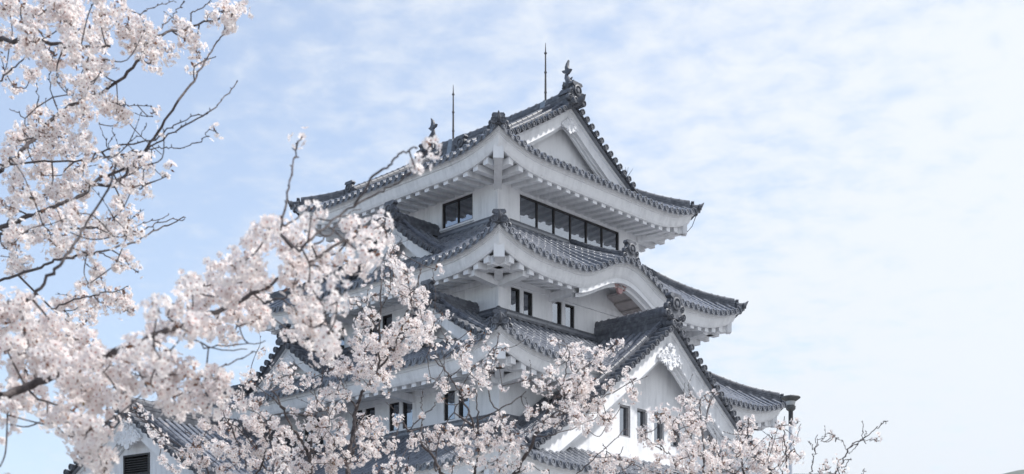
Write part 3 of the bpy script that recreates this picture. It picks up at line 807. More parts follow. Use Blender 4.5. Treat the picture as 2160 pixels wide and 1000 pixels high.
# cusped gable in the eave of tier 2: ridge, end tile, inner boards, pendant
kr = MB(); ridge(kr, [(3.25, -lerp(2.46, 0.05, i / 8), T2.z(3.25, lerp(2.46, 0.05, i / 8), 'R')) for i in range(9)], 0.8, 0.7)
krg = kb(kr, 'cusped_gable_ridge', TILE_DARK, roof2, 40)
on = MB(); oni(on, (3.25, -2.44, T2.z(3.25, 2.46, 'R') + 0.12), (0, -1, 0), 0.86); kb(on, 'ridge_end_tile', TILE_DARK, roof2, 40)
arch = MB()
NA_ = 40
for (ins, o0, o1, dn0, dn1) in ((0.35, 2.46 - 0.26, 2.46 - 0.40, 0.40, 0.66), (0.35, 2.46 - 0.40, 2.46 - 0.55, 0.46, 0.76)):
    vs = []
    for i in range(NA_ + 1):
        c = 3.25 + lerp(-2.1, 2.1, i / NA_); e = T2.z(c, T2.E, 'R')
        x = abs(i / NA_ - 0.5) * 2
        sw = 0.05 * math.cos(x * PI * 6)
        vs += [FC['R'](c, o0, e - dn0), FC['R'](c, o0, e - dn1 + (0.0 if x > 0.8 else 0.03 * abs(sw) * 10 * 0.3)), FC['R'](c, o1, e - dn1 + (0.0 if x > 0.8 else 0.03 * abs(sw) * 3)), FC['R'](c, o1, e - dn0)]
    arch.add(vs, [(i * 4 + q, i * 4 + (q + 1) % 4, (i + 1) * 4 + (q + 1) % 4, (i + 1) * 4 + q) for i in range(NA_) for q in range(4)])
kb(arch, 'arched_board', PLASTER, roof2)
ib = MB()
for k_ in range(4):                               # bare boards on the underside of the arch, right of the middle
    c = 3.25 + 0.55 + 0.34 * k_
    e = T2.z(c, T2.E, 'R') - 0.60 - 0.04 * k_
    e2 = T2.z(c + 0.3, T2.E, 'R') - 0.60 - 0.04 * k_
    ib.hexa([FC['R'](c, 1.9, e - 0.04), FC['R'](c + 0.28, 1.9, e2 - 0.04), FC['R'](c + 0.28, 1.9, e2 + 0.03), FC['R'](c, 1.9, e + 0.03),
             FC['R'](c, 1.08, e - 0.04), FC['R'](c + 0.28, 1.08, e2 - 0.04), FC['R'](c + 0.28, 1.08, e2 + 0.03), FC['R'](c, 1.08, e + 0.03)])
kb(ib, 'arch_soffit_boards', BOARD, roof2)
pn = MB(); e = T2.z(3.25, T2.E, 'R') - 0.56
half = [(0, 0.12), (0.30, 0.10), (0.52, 0.0), (0.44, -0.10), (0.30, -0.10), (0.24, -0.24), (0.14, -0.20), (0.08, -0.34), (0, -0.38)]
pn.plate(Vector(FC['R'](3.25, 1.98, e)), (1, 0, 0), (0, 0, 1), (0, -1, 0), half + [(-x, y) for x, y in half[-2:0:-1]], 0.08)
for sg in (-1, 1):
    pn.tube([Vector(FC['R'](3.25 + sg * (0.18 + 0.09 * math.cos(a_)), 2.07, e - 0.07 + 0.07 * math.sin(a_))) for a_ in [PI * 2 * q / 12 for q in range(12)]], 0.02, 5)
kb(pn, 'arch_pendant', PINK, roof2)

# the big gable over tier 3, with its four windows
GH4 = [(1.77 + 0.82 * i, 1.77 + 0.82 * i + 0.50, 6.62, 7.55) for i in range(4)]
big = gable(FC['R'], GC, 4.12, 3.22, 1.0, GA, GH, GD, k=GK, bh=0.62, zbase=5.7, builder=kb, parent=keep, gscale=0.82, holes=GH4, sc=0.95, ridge_top=0.66, oniscale=1.05, oni_up=0.34)
gwall = [o for o in big.children if o.name.startswith('gable_wall')][0]
for h in GH4: window(FC['R'], h, 3.22, big, 1, frame=0.05, builder=bld, dark=SILVER, depth=0.16)
sb_ = MB(); sb_.boxf(FC['R'], GC - 5.6, GC + 5.6, 3.2, 3.27, 5.98, 6.10); sb_.boxf(FC['R'], GC - 5.8, GC + 5.8, 3.2, 3.31, 5.84, 5.97)
kb(sb_, 'base_band', PLASTER, big)
# dark flashing where its left slope meets the wall
fl = MB(); ridge(fl, [(GC - lerp(3.6, 5.6, i / 8), -2.15 - 0.14, zgab(lerp(3.6, 5.6, i / 8)) + 0.02) for i in range(9)], 0.8, 0.8)
kb(fl, 'flashing_ridge', TILE_DARK, big, 40)

# dormer gables on the left faces
for (c0, fr, ap, hw, dr_, T, ro, bk) in ((2.64, 2.00, 13.36, 2.15, 1.5, T2, roof2, 0.0), (-0.18, 3.08, 10.16, 2.5, 1.5, T3, roof3, 1.0), (6.5, 3.08, 10.16, 2.5, 1.5, T3, roof3, 1.0)):
    gable(FC['L'], c0, fr, fr - 0.75, bk, ap, hw, dr_, k=0.28, bh=0.36, zbase=ap - dr_ - 0.3, builder=kb, parent=keep, gscale=0.42, sc=0.85, ridge_top=0.36, oniscale=0.85)

# sagging lightning cable at two corners of the top roof
lc = MB(); lc.tube([(T1.w + 1.38, -1.38, 15.15), (T1.w + 1.30, -1.25, 14.75), (T1.w + 1.1, -1.1, 14.45), (T1.w + 0.6, -0.9, 14.42), (T1.w + 0.05, -0.1, 14.5)], 0.012, 5)
kb(lc, 'lightning_cable', ROD)
lc = MB(); lc.tube([(-1.30, T1.w + 1.25, 15.1), (-1.22, T1.w + 1.15, 14.62), (-1.05, T1.w + 1.0, 14.5), (-0.9, T1.w + 0.85, 14.7), (-0.6, T1.w + 0.5, 14.6)], 0.012, 5)
kb(lc, 'lightning_cable', ROD)

# ------------------------------------------------------------ stone base under the keep
sb = empty('stone_base', (-0.424, 38.0, GROUND), ROT)
tag(sb, 'battered stone wall base carrying the white castle keep', 'stone wall')
mb = MB(); a0, a1 = 4.6, 3.35
mb.hexa([(-a0, -a0, 0), (WT + a0, -a0, 0), (WT + a0, WT + a0, 0), (-a0, WT + a0, 0), (-a1, -a1, 3.9), (WT + a1, -a1, 3.9), (WT + a1, WT + a1, 3.9), (-a1, WT + a1, 3.9)])
mb.build('stonework', STONE, sb)
# ------------------------------------------------------------ lower turret beside the keep
TR = empty('turret', (-10.65, 36.2, GROUND), ROT + R(10))
tag(TR, 'small white turret with a louvred gable vent and grey tiled roof, low beside the keep', 'turret')
def tb(mb, name, material, parent=TR, smooth=None): return mb.build(name, material, parent, smooth, dz=-GROUND)
TP = lambda c, o, z: (-o, c, z)                  # gable faces -x, ridge runs along +x
tap = 7.12
tg = gable(TP, 0.0, 0.55, 0.0, -6.5, tap, 3.3, 2.15, k=0.14, bh=0.42, zbase=4.4, builder=tb, parent=TR, gscale=0.80, sc=1.2, ridge_top=0.45, oniscale=0.9, holes=[(-0.55, 0.55, 5.33, 5.95)])
lv = MB()
lv.boxf(TP, -0.55, 0.55, -0.16, 0.03, 5.335, 5.39); lv.boxf(TP, -0.55, 0.55, -0.16, 0.03, 5.89, 5.945)
lv.boxf(TP, -0.55, -0.49, -0.16, 0.03, 5.391, 5.889); lv.boxf(TP, 0.49, 0.55, -0.16, 0.03, 5.391, 5.889)
for i in range(7):
    z_ = 5.42 + i * 0.067
    lv.hexa([TP(-0.49, 0.01, z_ - 0.02), TP(0.49, 0.01, z_ - 0.02), TP(0.49, 0.01, z_), TP(-0.49, 0.01, z_), TP(-0.49, -0.09, z_ + 0.03), TP(0.49, -0.09, z_ + 0.03), TP(0.49, -0.09, z_ + 0.05), TP(-0.49, -0.09, z_ + 0.05)])
lv.boxf(TP, -0.53, 0.53, -0.22, -0.18, 5.3, 6.0)
tb(lv, 'louvred_vent', FRAME, tg)
# skirt roof below the gable, walls
TS = Tier(6.0, 1.25, 4.2, 1.1, 1.5, 0.0, 4.0, L=0.35, xl=1.8)
fl_ = faces(6.0)
sk = lambda f: (lambda c, o, z: tuple(Vector(f(c, o, z)) + Vector((-0.05, -3.0, 0))))
mb = MB()
for sd in 'LR': tile_roof(mb, TS, sd, sk(fl_[sd]), lambda c: min(1.5, c + TS.E, 6.0 + TS.E - c))
rs = tb(mb, 'skirt_roof', TILE, smooth=35)
for sd in 'LR':
    fs_, rfs = eave_parts(TS, sd, sk(fl_[sd]))
    for f in fs_: tb(f, 'eave_fascia', PLASTER, rs)
    for f in rfs: tb(f, 'eave_rafters', PLASTER, rs)
for q in (-1, 1): hip(TS, -1, q, 1.4, tb, rs, off=(-0.05, -3.0, 0))
mb = MB()
wall_face(mb, lambda c, o, z: (-o, c, z), -2.6, 2.6, -0.02, GROUND, 4.5); wall_face(mb, lambda c, o, z: (c, -2.6 - o, z), 0.02, 6.5, 0, GROUND, 5.0); wall_face(mb, lambda c, o, z: (c, 2.6 + o, z), 0.02, 6.5, 0, GROUND, 5.0)
tb(mb, 'wall', PLASTER)

# ------------------------------------------------------------ lamp post on the right
lp = px(1668, 838, 19.0)
lamp = empty('lamp_post', (lp.x, lp.y, GROUND))
tag(lamp, 'tall lamp post with a flat dark cap and pale pole, right of the keep', 'lamp post')
def lb(mb, name, m, parent=lamp, smooth=40): return mb.build(name, m, parent, smooth)
H = lp.z - GROUND
k_ = 19.0 / FPX                                  # metres per photo pixel there
po = MB(); po.tube([(0, 0, 0), (0, 0, 0.5), (0, 0, H - 60 * k_)], [0.07, 0.035, 0.030], 12); lb(po, 'pole', POLE)
po = MB(); po.tube([(0, 0, H - 60 * k_), (0, 0, H - 27 * k_)], [0.034, 0.034], 12); lb(po, 'pole_sleeve', FRAME)
cp = MB(); cp.lathe((0, 0, H), (0, 0, 1), [(0.05, -11 * k_), (19 * k_, -3 * k_), (20.5 * k_, -1.0 * k_), (19 * k_, 1.0 * k_), (8 * k_, 2.0 * k_), (2 * k_, 2.5 * k_), (1.5 * k_, 5 * k_), (0.3 * k_, 5.5 * k_)], 20); lb(cp, 'lamp_cap', LAMPM)
lg = MB(); lg.lathe((0, 0, H), (0, 0, 1), [(7 * k_, -18 * k_), (8.5 * k_, -17 * k_), (10.5 * k_, -8 * k_), (9 * k_, -4.5 * k_)], 16); lb(lg, 'lamp_globe', LAMPG)
hd = MB(); hd.lathe((0, 0, H), (0, 0, 1), [(4.5 * k_, -30 * k_), (7 * k_, -28 * k_), (10 * k_, -25 * k_), (10.5 * k_, -19 * k_), (8 * k_, -17.5 * k_)], 16); lb(hd, 'lamp_holder', LAMPM)
# ------------------------------------------------------------ a weed rooted among the verge tiles of the top gable
wp = Matrix.Translation((-0.424, 38.0, 0)) @ Matrix.Rotation(ROT, 4, 'Z') @ Vector((3.4 + 2.62, -GF1 + 0.1, z1(2.62) + 0.03))
wd = empty('roof_weed', wp); tag(wd, 'small leafless weed sprouting from the right verge of the top gable', 'weed')
rg = random.Random(5); st = MB()
for i in range(7):
    d = Vector((rg.uniform(-0.6, 0.8), rg.uniform(-0.3, 0.3), 1)).normalized(); l_ = rg.uniform(0.25, 0.5)
    st.tube([(0, 0, 0), tuple(d * l_ * 0.5 + Vector((0.02, 0, 0))), tuple(d * l_)], [0.012, 0.009, 0.005], 4)
st.build('stems', BARK, wd)
# ------------------------------------------------------------ cherry trees
def petal_mat():
    m, t, p = mat('cherry_petal')
    c = N(t, 'ShaderNodeTexCoord')
    n = N(t, 'ShaderNodeTexNoise', i_Scale=17.0, i_Detail=3.0); t.links.new(c.outputs['Object'], n.inputs['Vector'])
    r = N(t, 'ShaderNodeValToRGB'); el = r.color_ramp.elements
    el[0].position = 0.32; el[0].color = (0.875, 0.805, 0.785, 1); el[1].position = 0.62; el[1].color = (0.925, 0.885, 0.862, 1)
    t.links.new(n.outputs[0], r.inputs[0]); t.links.new(r.outputs[0], p.inputs['Base Color'])
    p.inputs['Roughness'].default_value = 0.6; p.inputs['Specular IOR Level'].default_value = 0.15
    tr = N(t, 'ShaderNodeBsdfTranslucent'); t.links.new(r.outputs[0], tr.inputs['Color'])
    mx = N(t, 'ShaderNodeMixShader', i_0=0.5)
    o = t.nodes['Material Output']
    t.links.new(p.outputs[0], mx.inputs[1]); t.links.new(tr.outputs[0], mx.inputs[2]); t.links.new(mx.outputs[0], o.inputs['Surface'])
    return m
PETAL = petal_mat()
HEART = noisy('flower_heart', [(0.3, (0.34, 0.13, 0.12)), (0.7, (0.52, 0.27, 0.24))], 30, (0.6, 0.8))
YOUNG = noisy('young_bronze_leaf', [(0.3, (0.13, 0.055, 0.035)), (0.55, (0.24, 0.115, 0.065)), (0.75, (0.25, 0.20, 0.075))], 14, (0.5, 0.7))
nprng = np.random.default_rng(11)
def unit(v): return v / np.maximum(1e-9, np.linalg.norm(v, axis=-1, keepdims=True))
def flowers_mesh(name, pos, nrm, rad, parent):
    """five broad notched petals and a dark heart for every flower"""
    n = len(pos)
    nrm = unit(nrm)
    ref = np.where(np.abs(nrm[:, 2:3]) < 0.9, np.array([[0, 0, 1.0]]), np.array([[1.0, 0, 0]]))
    u = unit(np.cross(ref, nrm)); v = np.cross(nrm, u)
    spin = nprng.uniform(0, 2 * PI, n); cup = nprng.uniform(0.0, 0.5, n)
    prof = [(0.08, 0.0, 0.0), (0.60, 0.40, 0.0), (0.98, 0.25, 0.06), (0.90, 0.0, 0.03), (0.98, -0.25, 0.06), (0.60, -0.40, 0.0)]
    vs = np.empty((n, 5, 6, 3))
    for k in range(5):
        a = spin + k * 2 * PI / 5 + nprng.normal(0, 0.07, n)
        er = np.cos(a)[:, None] * u + np.sin(a)[:, None] * v
        et = -np.sin(a)[:, None] * u + np.cos(a)[:, None] * v
        ck = cup + nprng.normal(0, 0.12, n)
        for i, (x, y, z) in enumerate(prof):
            vs[:, k, i] = pos + (rad * x * np.cos(ck))[:, None] * er + (rad * y)[:, None] * et + (rad * (x * np.sin(ck) + z))[:, None] * nrm
    hv = np.empty((n, 5, 3))
    for k in range(5):
        a = spin + (k + 0.5) * 2 * PI / 5
        hv[:, k] = pos + (rad * 0.22)[:, None] * (np.cos(a)[:, None] * u + np.sin(a)[:, None] * v) + (rad * 0.13)[:, None] * nrm
    V = np.concatenate([vs.reshape(-1, 3), hv.reshape(-1, 3)])
    npet = n * 5
    me = bpy.data.meshes.new(name)
    me.vertices.add(len(V)); me.vertices.foreach_set('co', V.astype(np.float32).ravel())
    nl = npet * 6 + n * 5
    me.loops.add(nl); me.loops.foreach_set('vertex_index', np.arange(nl, dtype=np.int32))
    me.polygons.add(npet + n)
    starts = np.concatenate([np.arange(npet) * 6, npet * 6 + np.arange(n) * 5]).astype(np.int32)
    tots = np.concatenate([np.full(npet, 6), np.full(n, 5)]).astype(np.int32)
    me.polygons.foreach_set('loop_start', starts); me.polygons.foreach_set('loop_total', tots)
    me.polygons.foreach_set('material_index', np.concatenate([np.zeros(npet), np.ones(n)]).astype(np.int32))
    me.update(calc_edges=True)
    me.materials.append(PETAL); me.materials.append(HEART)
    o = bpy.data.objects.new(name, me); COL.objects.link(o); o.parent = parent
    return o
def leaves_mesh(name, pos, dirs, ln, parent):
    n = len(pos); d = unit(dirs)
    w = unit(np.cross(d, unit(nprng.normal(size=(n, 3))))); q = np.cross(d, w)
    prof = [(0, 0, 0), (0.4, 0.20, 0.02), (1, 0, 0.10), (0.4, -0.20, 0.02)]
    V = np.empty((n, 4, 3))
    for i, (x, y, z) in enumerate(prof): V[:, i] = pos + (ln * x)[:, None] * d + (ln * y)[:, None] * w + (ln * z)[:, None] * q
    me = bpy.data.meshes.new(name)
    me.from_pydata([tuple(x) for x in V.reshape(-1, 3)], [], [(4 * i, 4 * i + 1, 4 * i + 2, 4 * i + 3) for i in range(n)])
    me.materials.append(YOUNG)
    o = bpy.data.objects.new(name, me); COL.objects.link(o); o.parent = parent
    return o
def smooth_path(pts, n=5):
    """Catmull-Rom through the points"""
    P = [Vector(p) for p in pts]
    if len(P) < 3: return [P[0].lerp(P[-1], i / n) for i in range(n + 1)]
    outp = []
    for i in range(len(P) - 1):
        a = P[max(0, i - 1)]; b = P[i]; c = P[i + 1]; d = P[min(len(P) - 1, i + 2)]
        for k in range(n):
            t = k / n
            outp.append(0.5 * ((2 * b) + (c - a) * t + (2 * a - 5 * b + 4 * c - d) * t * t + (3 * b - a - 3 * c + d) * t ** 3))
    outp.append(P[-1]); return outp

def cherry(name, label, depth, trunk, limbs, blobs, seed, fl=0.0315, dens=1.0, jit=0.35, wave=0.4, group='blossoming cherry trees in front of the keep', leafy=0.45, stray=1.0, rs=0.84):
    """trunk: world points with radii; limbs: (photo points, r0, r1 in photo px, bare?, depth offset); blobs: flower masses (x, y, r in photo px)"""
    rg = random.Random(seed)
    base = Vector(trunk[0][0])
    root = empty(name, base)
    tag(root, label, 'cherry tree', group)
    def loc(v): return Vector(v) - base
    def dep(x, y, off=0.0): return depth + off + wave * math.sin(x * 0.011 + seed) * math.cos(y * 0.013 + seed * 2)
    tk = MB(); tw = MB()
    sk = []                                        # skeleton points: (point, radius)
    fpos, fnrm, frad, lpos, ldir, llen = [], [], [], [], [], []
    tp = smooth_path([t[0] for t in trunk], 5); tr = np.interp(np.linspace(0, len(trunk) - 1, len(tp)), range(len(trunk)), [t[1] for t in trunk])
    tk.tube([loc(p) + Vector((rg.uniform(-1, 1), rg.uniform(-1, 1), 0)) * 0.01 for p in tp], list(tr), 10)
    tsk = list(zip(tp, tr))
    for p, r in tsk: sk.append((p, r))
    def cluster(p, out, k, spread=1.0):
        """an umbel of k flowers on a short spur"""
        for _ in range(k):
            d = Vector((rg.gauss(0, 1), rg.gauss(0, 1), rg.gauss(0, 1))).normalized() * 0.9 + out * 0.7
            d.normalize()
            q = p + d * rg.uniform(0.55, 1.35) * fl * spread
            fpos.append(loc(q)); n_ = d + Vector((rg.gauss(0, .3), rg.gauss(0, .3), rg.gauss(0, .3))); fnrm.append(n_); frad.append(fl * 0.5 * rg.uniform(0.82, 1.12))
            if rg.random() < leafy:
                e = Vector((rg.gauss(0, 1), rg.gauss(0, 1), rg.gauss(0.3, 1))).normalized()
                lpos.append(loc(p + e * fl * 0.2)); ldir.append(e); llen.append(fl * rg.uniform(0.45, 0.95))
    def buds(path, r, every=0.035):
        acc = 0
        for a, b in zip(path, path[1:]):
            acc += (b - a).length
            if acc > every:
                acc = 0
                d = (b - a).normalized() * 0.7 + Vector((rg.uniform(-1, 1), rg.uniform(-1, 1), rg.uniform(-.4, 1))) * 0.7
                d.normalize(); L_ = rg.uniform(0.008, 0.018)
                tw.tube([loc(b), loc(b + d * L_ * 0.5), loc(b + d * L_)], [0.0022, 0.0034, 0.0006], 4)
    for lb_ in limbs:
        pts, r0, r1, bare = lb_[:4]; off = lb_[4] if len(lb_) > 4 else 0.0
        off += 0.06 if r0 > 6 else 0.0                # thick limbs lie a little behind their blossom
        P = [px(x, y, dep(x, y, off)) for x, y in pts]
        path = smooth_path(P, 6)
        path = [p + Vector((rg.gauss(0, 1), rg.gauss(0, 1), rg.gauss(0, 1))) * depth * 0.0006 for p in path]
        k = depth / FPX
        # tie the limb to the trunk when it starts outside the picture
        start = path[0]
        u_, v_ = pts[0]
        if u_ <= 2 or v_ >= 998:
            below = [s for s in tsk if s[0].z < start.z - 0.05] or [tsk[0]]
            tgt = min(below, key=lambda s: (s[0] - start).length + 0.3 * abs(s[0].z - start.z + 0.5))
            mid = tgt[0].lerp(start, 0.5) - (path[1] - path[0]).normalized() * 0.1
            pre = smooth_path([tgt[0], mid, start], 4)[:-1]
            rr0 = [lerp(max(r0 * k / 2 * 1.8, 0.012), r0 * k / 2, i / len(pre)) for i in range(len(pre))]
            tw.tube([loc(p) for p in pre + [start]], rr0 + [r0 * k / 2], 8)
            for p, r in zip(pre, rr0): sk.append((p, r))
        elif len(sk) > len(tsk):                                 # or to the nearest limb
            tgt = min(sk[len(tsk):], key=lambda s: (s[0] - start).length)
            if (tgt[0] - start).length < 1.5: tw.tube([loc(tgt[0]), loc(tgt[0].lerp(start, 0.6)), loc(start)], [min(tgt[1], r0 * k * 0.6), r0 * k / 2, r0 * k / 2], 6)
        rad = [lerp(r0, r1, i / (len(path) - 1)) * k / 2 * rg.uniform(0.92, 1.08) for i in range(len(path))]
        tw.tube([loc(p) for p in path], rad, 8 if r0 > 7 else 6)
        if bare:
            buds(path, r1 * k / 2)
            if bare == 2: cluster(path[-1], Vector((0, 0, 1)), rg.randint(2, 4))
        for p, r in zip(path, rad): sk.append((p, r))
    # flower masses, joined to the skeleton from the nearest outwards
    todo = []
    k = depth / FPX
    for (x, y, r) in blobs:
        o = rg.gauss(0, jit)
        d = dep(x, y, o)
        todo.append((px(x, y, d), max(0.35 * r, r - 0.85 * fl * FPX / depth) * d / FPX, r * rs * d / FPX))
    pts_np = [list(p) for p, _ in sk]; rads = [r for _, r in sk]
    centers = [t[0] for t in todo]; rem = list(range(len(todo)))
    arr = np.array(pts_np)
    best = [None] * len(todo)
    for i in rem:
        dd = np.linalg.norm(arr - np.array(centers[i]), axis=1); j = int(dd.argmin()); best[i] = (dd[j], j)
    while rem:
        i = min(rem, key=lambda q: best[q][0]); rem.remove(i)
        c, R_, rfull = todo[i]; dist, j = best[i]
        a = Vector(pts_np[j]); ra = min(rads[j], 0.006) * 0.8
        mid = a.lerp(c, 0.5) + Vector((rg.gauss(0, .05), rg.gauss(0, .05), rg.gauss(-.03, .05))) * min(1.0, dist * 2)
        path = smooth_path([a, mid, c], 4)
        r_e = 0.0022
        tw.tube([loc(p) for p in path], [lerp(max(ra, 0.003), r_e, q / (len(path) - 1)) for q in range(len(path))], 5)
        new = [(p, lerp(max(ra, 0.003), r_e, q / (len(path) - 1))) for q, p in enumerate(path)][1:]
        # twigs through the mass and the umbels on them
        nt_ = max(2, int(R_ / 0.035))
        spots = []
        for _ in range(nt_ + 1):
            d = Vector((rg.gauss(0, 1), rg.gauss(0, 1), rg.gauss(0.15, 1))).normalized()
            e = c + d * R_ * rg.uniform(0.6, 1.08)
            m_ = c.lerp(e, 0.5) + Vector((rg.gauss(0, 1), rg.gauss(0, 1), rg.gauss(0, 1))) * R_ * 0.10
            tw.tube([loc(c), loc(m_), loc(e)], [0.0024, 0.002, 0.0012], 4)
            spots += [c.lerp(m_, 0.7), m_, m_.lerp(e, 0.5), e]
        want = int(dens * 9.5 * (rfull / fl) ** 2 / 5 + rg.random())
        for _ in range(want):
            if rg.random() < 0.5 and spots: s = rg.choice(spots) + Vector((rg.gauss(0, 1), rg.gauss(0, 1), rg.gauss(0, 1))) * fl * 0.5
            else:
                d = Vector((rg.gauss(0, 1), rg.gauss(0, 1), rg.gauss(0, 1))).normalized()
                s = c + d * R_ * rg.uniform(0.15, 1.0) ** 0.6
            cluster(s, (s - c).normalized() if (s - c).length > 1e-4 else Vector((0, 0, 1)), rg.randint(3, 6))
        if rg.random() < 0.30 * stray:                   # a bare tip with buds sticking out
            d = Vector((rg.gauss(0, 1), rg.gauss(0, .6), abs(rg.gauss(0.6, 1)))).normalized()
            e = c + d * (R_ * 1.2 + rg.uniform(0.05, 0.16))
            pp = smooth_path([c, c.lerp(e, 0.5) + Vector((rg.gauss(0, 1), rg.gauss(0, 1), rg.gauss(0, 1))) * 0.015, e], 4)
            tw.tube([loc(p) for p in pp], [lerp(0.0026, 0.0011, q / (len(pp) - 1)) for q in range(len(pp))], 4); buds(pp, 0.001, 0.025)
        base_n = len(pts_np)
        for p, r in new: pts_np.append(list(p)); rads.append(r)
        na = np.array(pts_np[base_n:])
        for q in rem:
            dd = np.linalg.norm(na - np.array(centers[q]), axis=1); jj = int(dd.argmin())
            if dd[jj] < best[q][0]: best[q] = (dd[jj], base_n + jj)
    tk.build('trunk', BARK, root, smooth=60, recalc=False); tw.build('branches', BARK, root, smooth=60, recalc=False)
    flowers_mesh('blossoms', np.array([list(x) for x in fpos]), np.array([list(x) for x in fnrm]), np.array(frad), root)
    if lpos: leaves_mesh('young_leaves', np.array([list(x) for x in lpos]), np.array([list(x) for x in ldir]), np.array(llen), root)
    return root, len(fpos)
def Z(lst, s, ox=0.0, oy=0.0): return [(a[0] / s + ox, a[1] / s + oy) + ((a[2] / s,) if len(a) > 2 else ()) for a in lst]

# --- left, farther of the two: limbs against the sky
b2 = Z([(40,60,70),(40,190,60),(130,80,80),(150,180,80),(230,220,70),(260,60,80),(330,110,90),(340,200,80),(420,80,60),(420,150,70),(500,30,50),(530,110,70),(560,180,70),(610,130,60),(640,200,70),(640,260,40),
 (720,230,50),(760,110,50),(800,170,60),(830,220,50),(820,280,15),(880,60,40),(930,50,60),(950,100,50),(990,40,50),(1030,20,30),(0,20,50),(90,20,50),(200,30,60),(300,20,60),(390,20,50),
 (360,280,60),(420,300,60),(440,250,40),(380,350,50),(330,330,50),(240,345,30),(130,310,40),(150,330,30),(60,365,40),(20,300,15),
 (400,400,40),(460,430,60),(490,470,50),(520,490,40),(340,420,50),(350,480,50),(300,450,30),(160,500,50),(230,490,40),(280,500,50),(100,560,60),(180,560,60),(60,600,50),(40,660,60),(260,580,50),(340,590,60),(370,640,50),(220,620,60),(150,640,50),(300,660,50),
 (180,740,70),(100,800,70),(200,820,60),(60,740,50),(280,760,60),(350,800,50),(260,830,50),(320,710,50),(140,840,40),(380,780,30),(30,870,50),(60,900,40),(480,690,40),(520,660,40),(560,700,50),(600,700,50),(640,690,25),(540,610,20),(690,545,15),(680,650,15),(700,745,15),(430,740,40),(520,790,40),(590,800,40),(560,790,40),(910,555,12),(910,240,12),(645,490,20),
 (330,900,50),(300,930,40),(200,920,50),(180,950,30),(270,970,40),(520,870,50),(550,930,50),(480,920,50),(450,970,40),(400,930,40),(560,970,40),(60,990,40)], 2.0)
b2 += Z([(60,60,60),(30,90,40),(90,150,50),(60,170,40),(120,20,40),(200,30,50),(270,80,50),(240,100,40),(330,30,50),(420,20,50),(460,40,40),(520,20,30),(350,100,40),(470,150,35),(520,150,35),(560,180,25),(400,190,35),(360,230,35),(390,170,35),(490,270,45),(430,310,55),(520,340,40),(330,300,55),(260,330,55),(360,370,45),(300,400,55)], 1.923, 0, 480)
l2 = [(Z([(0,165),(130,172),(190,180),(270,195),(340,197),(470,195)], 2), 10, 5, 0),
 (Z([(0,720),(70,660),(150,575),(270,460),(440,385),(580,262),(640,165),(770,125),(840,100),(960,70)], 2), 9, 4, 0),
 (Z([(0,965),(120,910),(230,870),(330,830),(430,750),(560,700)], 2), 10, 5, 0),
 (Z([(0,985),(200,970),(400,960)], 2), 4, 2.5, 0),
 (Z([(480,790),(560,700),(650,580),(740,440),(830,320),(880,230),(940,145)], 2), 7, 3, 1),
 (Z([(0,700),(190,680),(380,675),(560,640),(620,635),(760,540),(870,480),(940,420),(1000,345)], 2), 5, 2, 1),
 (Z([(400,650),(520,610),(640,590),(740,525),(870,480)], 2), 4, 2, 1),
 (Z([(620,630),(700,625),(770,622),(850,590),(880,550),(910,550)], 2), 2.5, 1.5, 2),
 (Z([(0,340),(60,280),(110,240)], 2), 4, 2, 1), (Z([(250,470),(210,370),(210,280)], 2), 3, 1.5, 1), (Z([(160,450),(155,360)], 2), 2.5, 1.5, 1),
 (Z([(290,400),(260,340),(240,300)], 2), 2.5, 1.5, 1), (Z([(100,495),(40,455)], 2), 2.5, 1.5, 1),
 (Z([(500,1000),(600,980),(660,940),(780,925)], 2), 3, 2, 1), (Z([(520,975),(600,945),(710,910)], 2), 2.5, 1.5, 1),
 (Z([(640,170),(660,140),(700,100),(740,50),(780,0)], 2), 3, 2, 1), (Z([(590,60),(650,30),(740,5)], 2), 2.5, 1.5, 1), (Z([(800,60),(850,30),(890,0)], 2), 3, 2, 1),
 (Z([(500,440),(530,445),(630,450),(650,480)], 2), 2.5, 1.2, 2), (Z([(460,630),(420,520)], 2), 2.5, 1.2, 1), (Z([(460,630),(480,540)], 2), 2, 1.2, 1), (Z([(540,600),(590,570),(620,530)], 2), 2, 1.2, 1),
 (Z([(640,710),(680,740),(700,745)], 2), 2, 1.2, 2),
 (Z([(0,215),(150,165),(240,130),(400,100),(530,60),(660,0),(750,-40)], 1.923, 0, 480), 6, 2.5, 1),
 (Z([(400,100),(470,135),(560,180)], 1.923, 0, 480), 3, 2, 0),
 (Z([(210,330),(320,290),(410,270),(525,240)], 1.923, 0, 480), 4, 2, 0),
 (Z([(0,30),(180,10),(400,0)], 1.923, 0, 480), 5, 3, 0)]
nf = 0
r_, k_n = cherry('cherry_tree', 'blossoming cherry tree at far left whose limbs and bare twigs cross the sky', 6.2,
    [((-3.7, 6.6, GROUND), 0.20), ((-3.6, 6.5, -0.3), 0.16), ((-3.45, 6.4, 0.9), 0.13), ((-3.3, 6.3, 2.2), 0.09), ((-3.3, 6.2, 3.4), 0.05)], l2, b2, 3, dens=2.1, leafy=0.35); nf += k_n

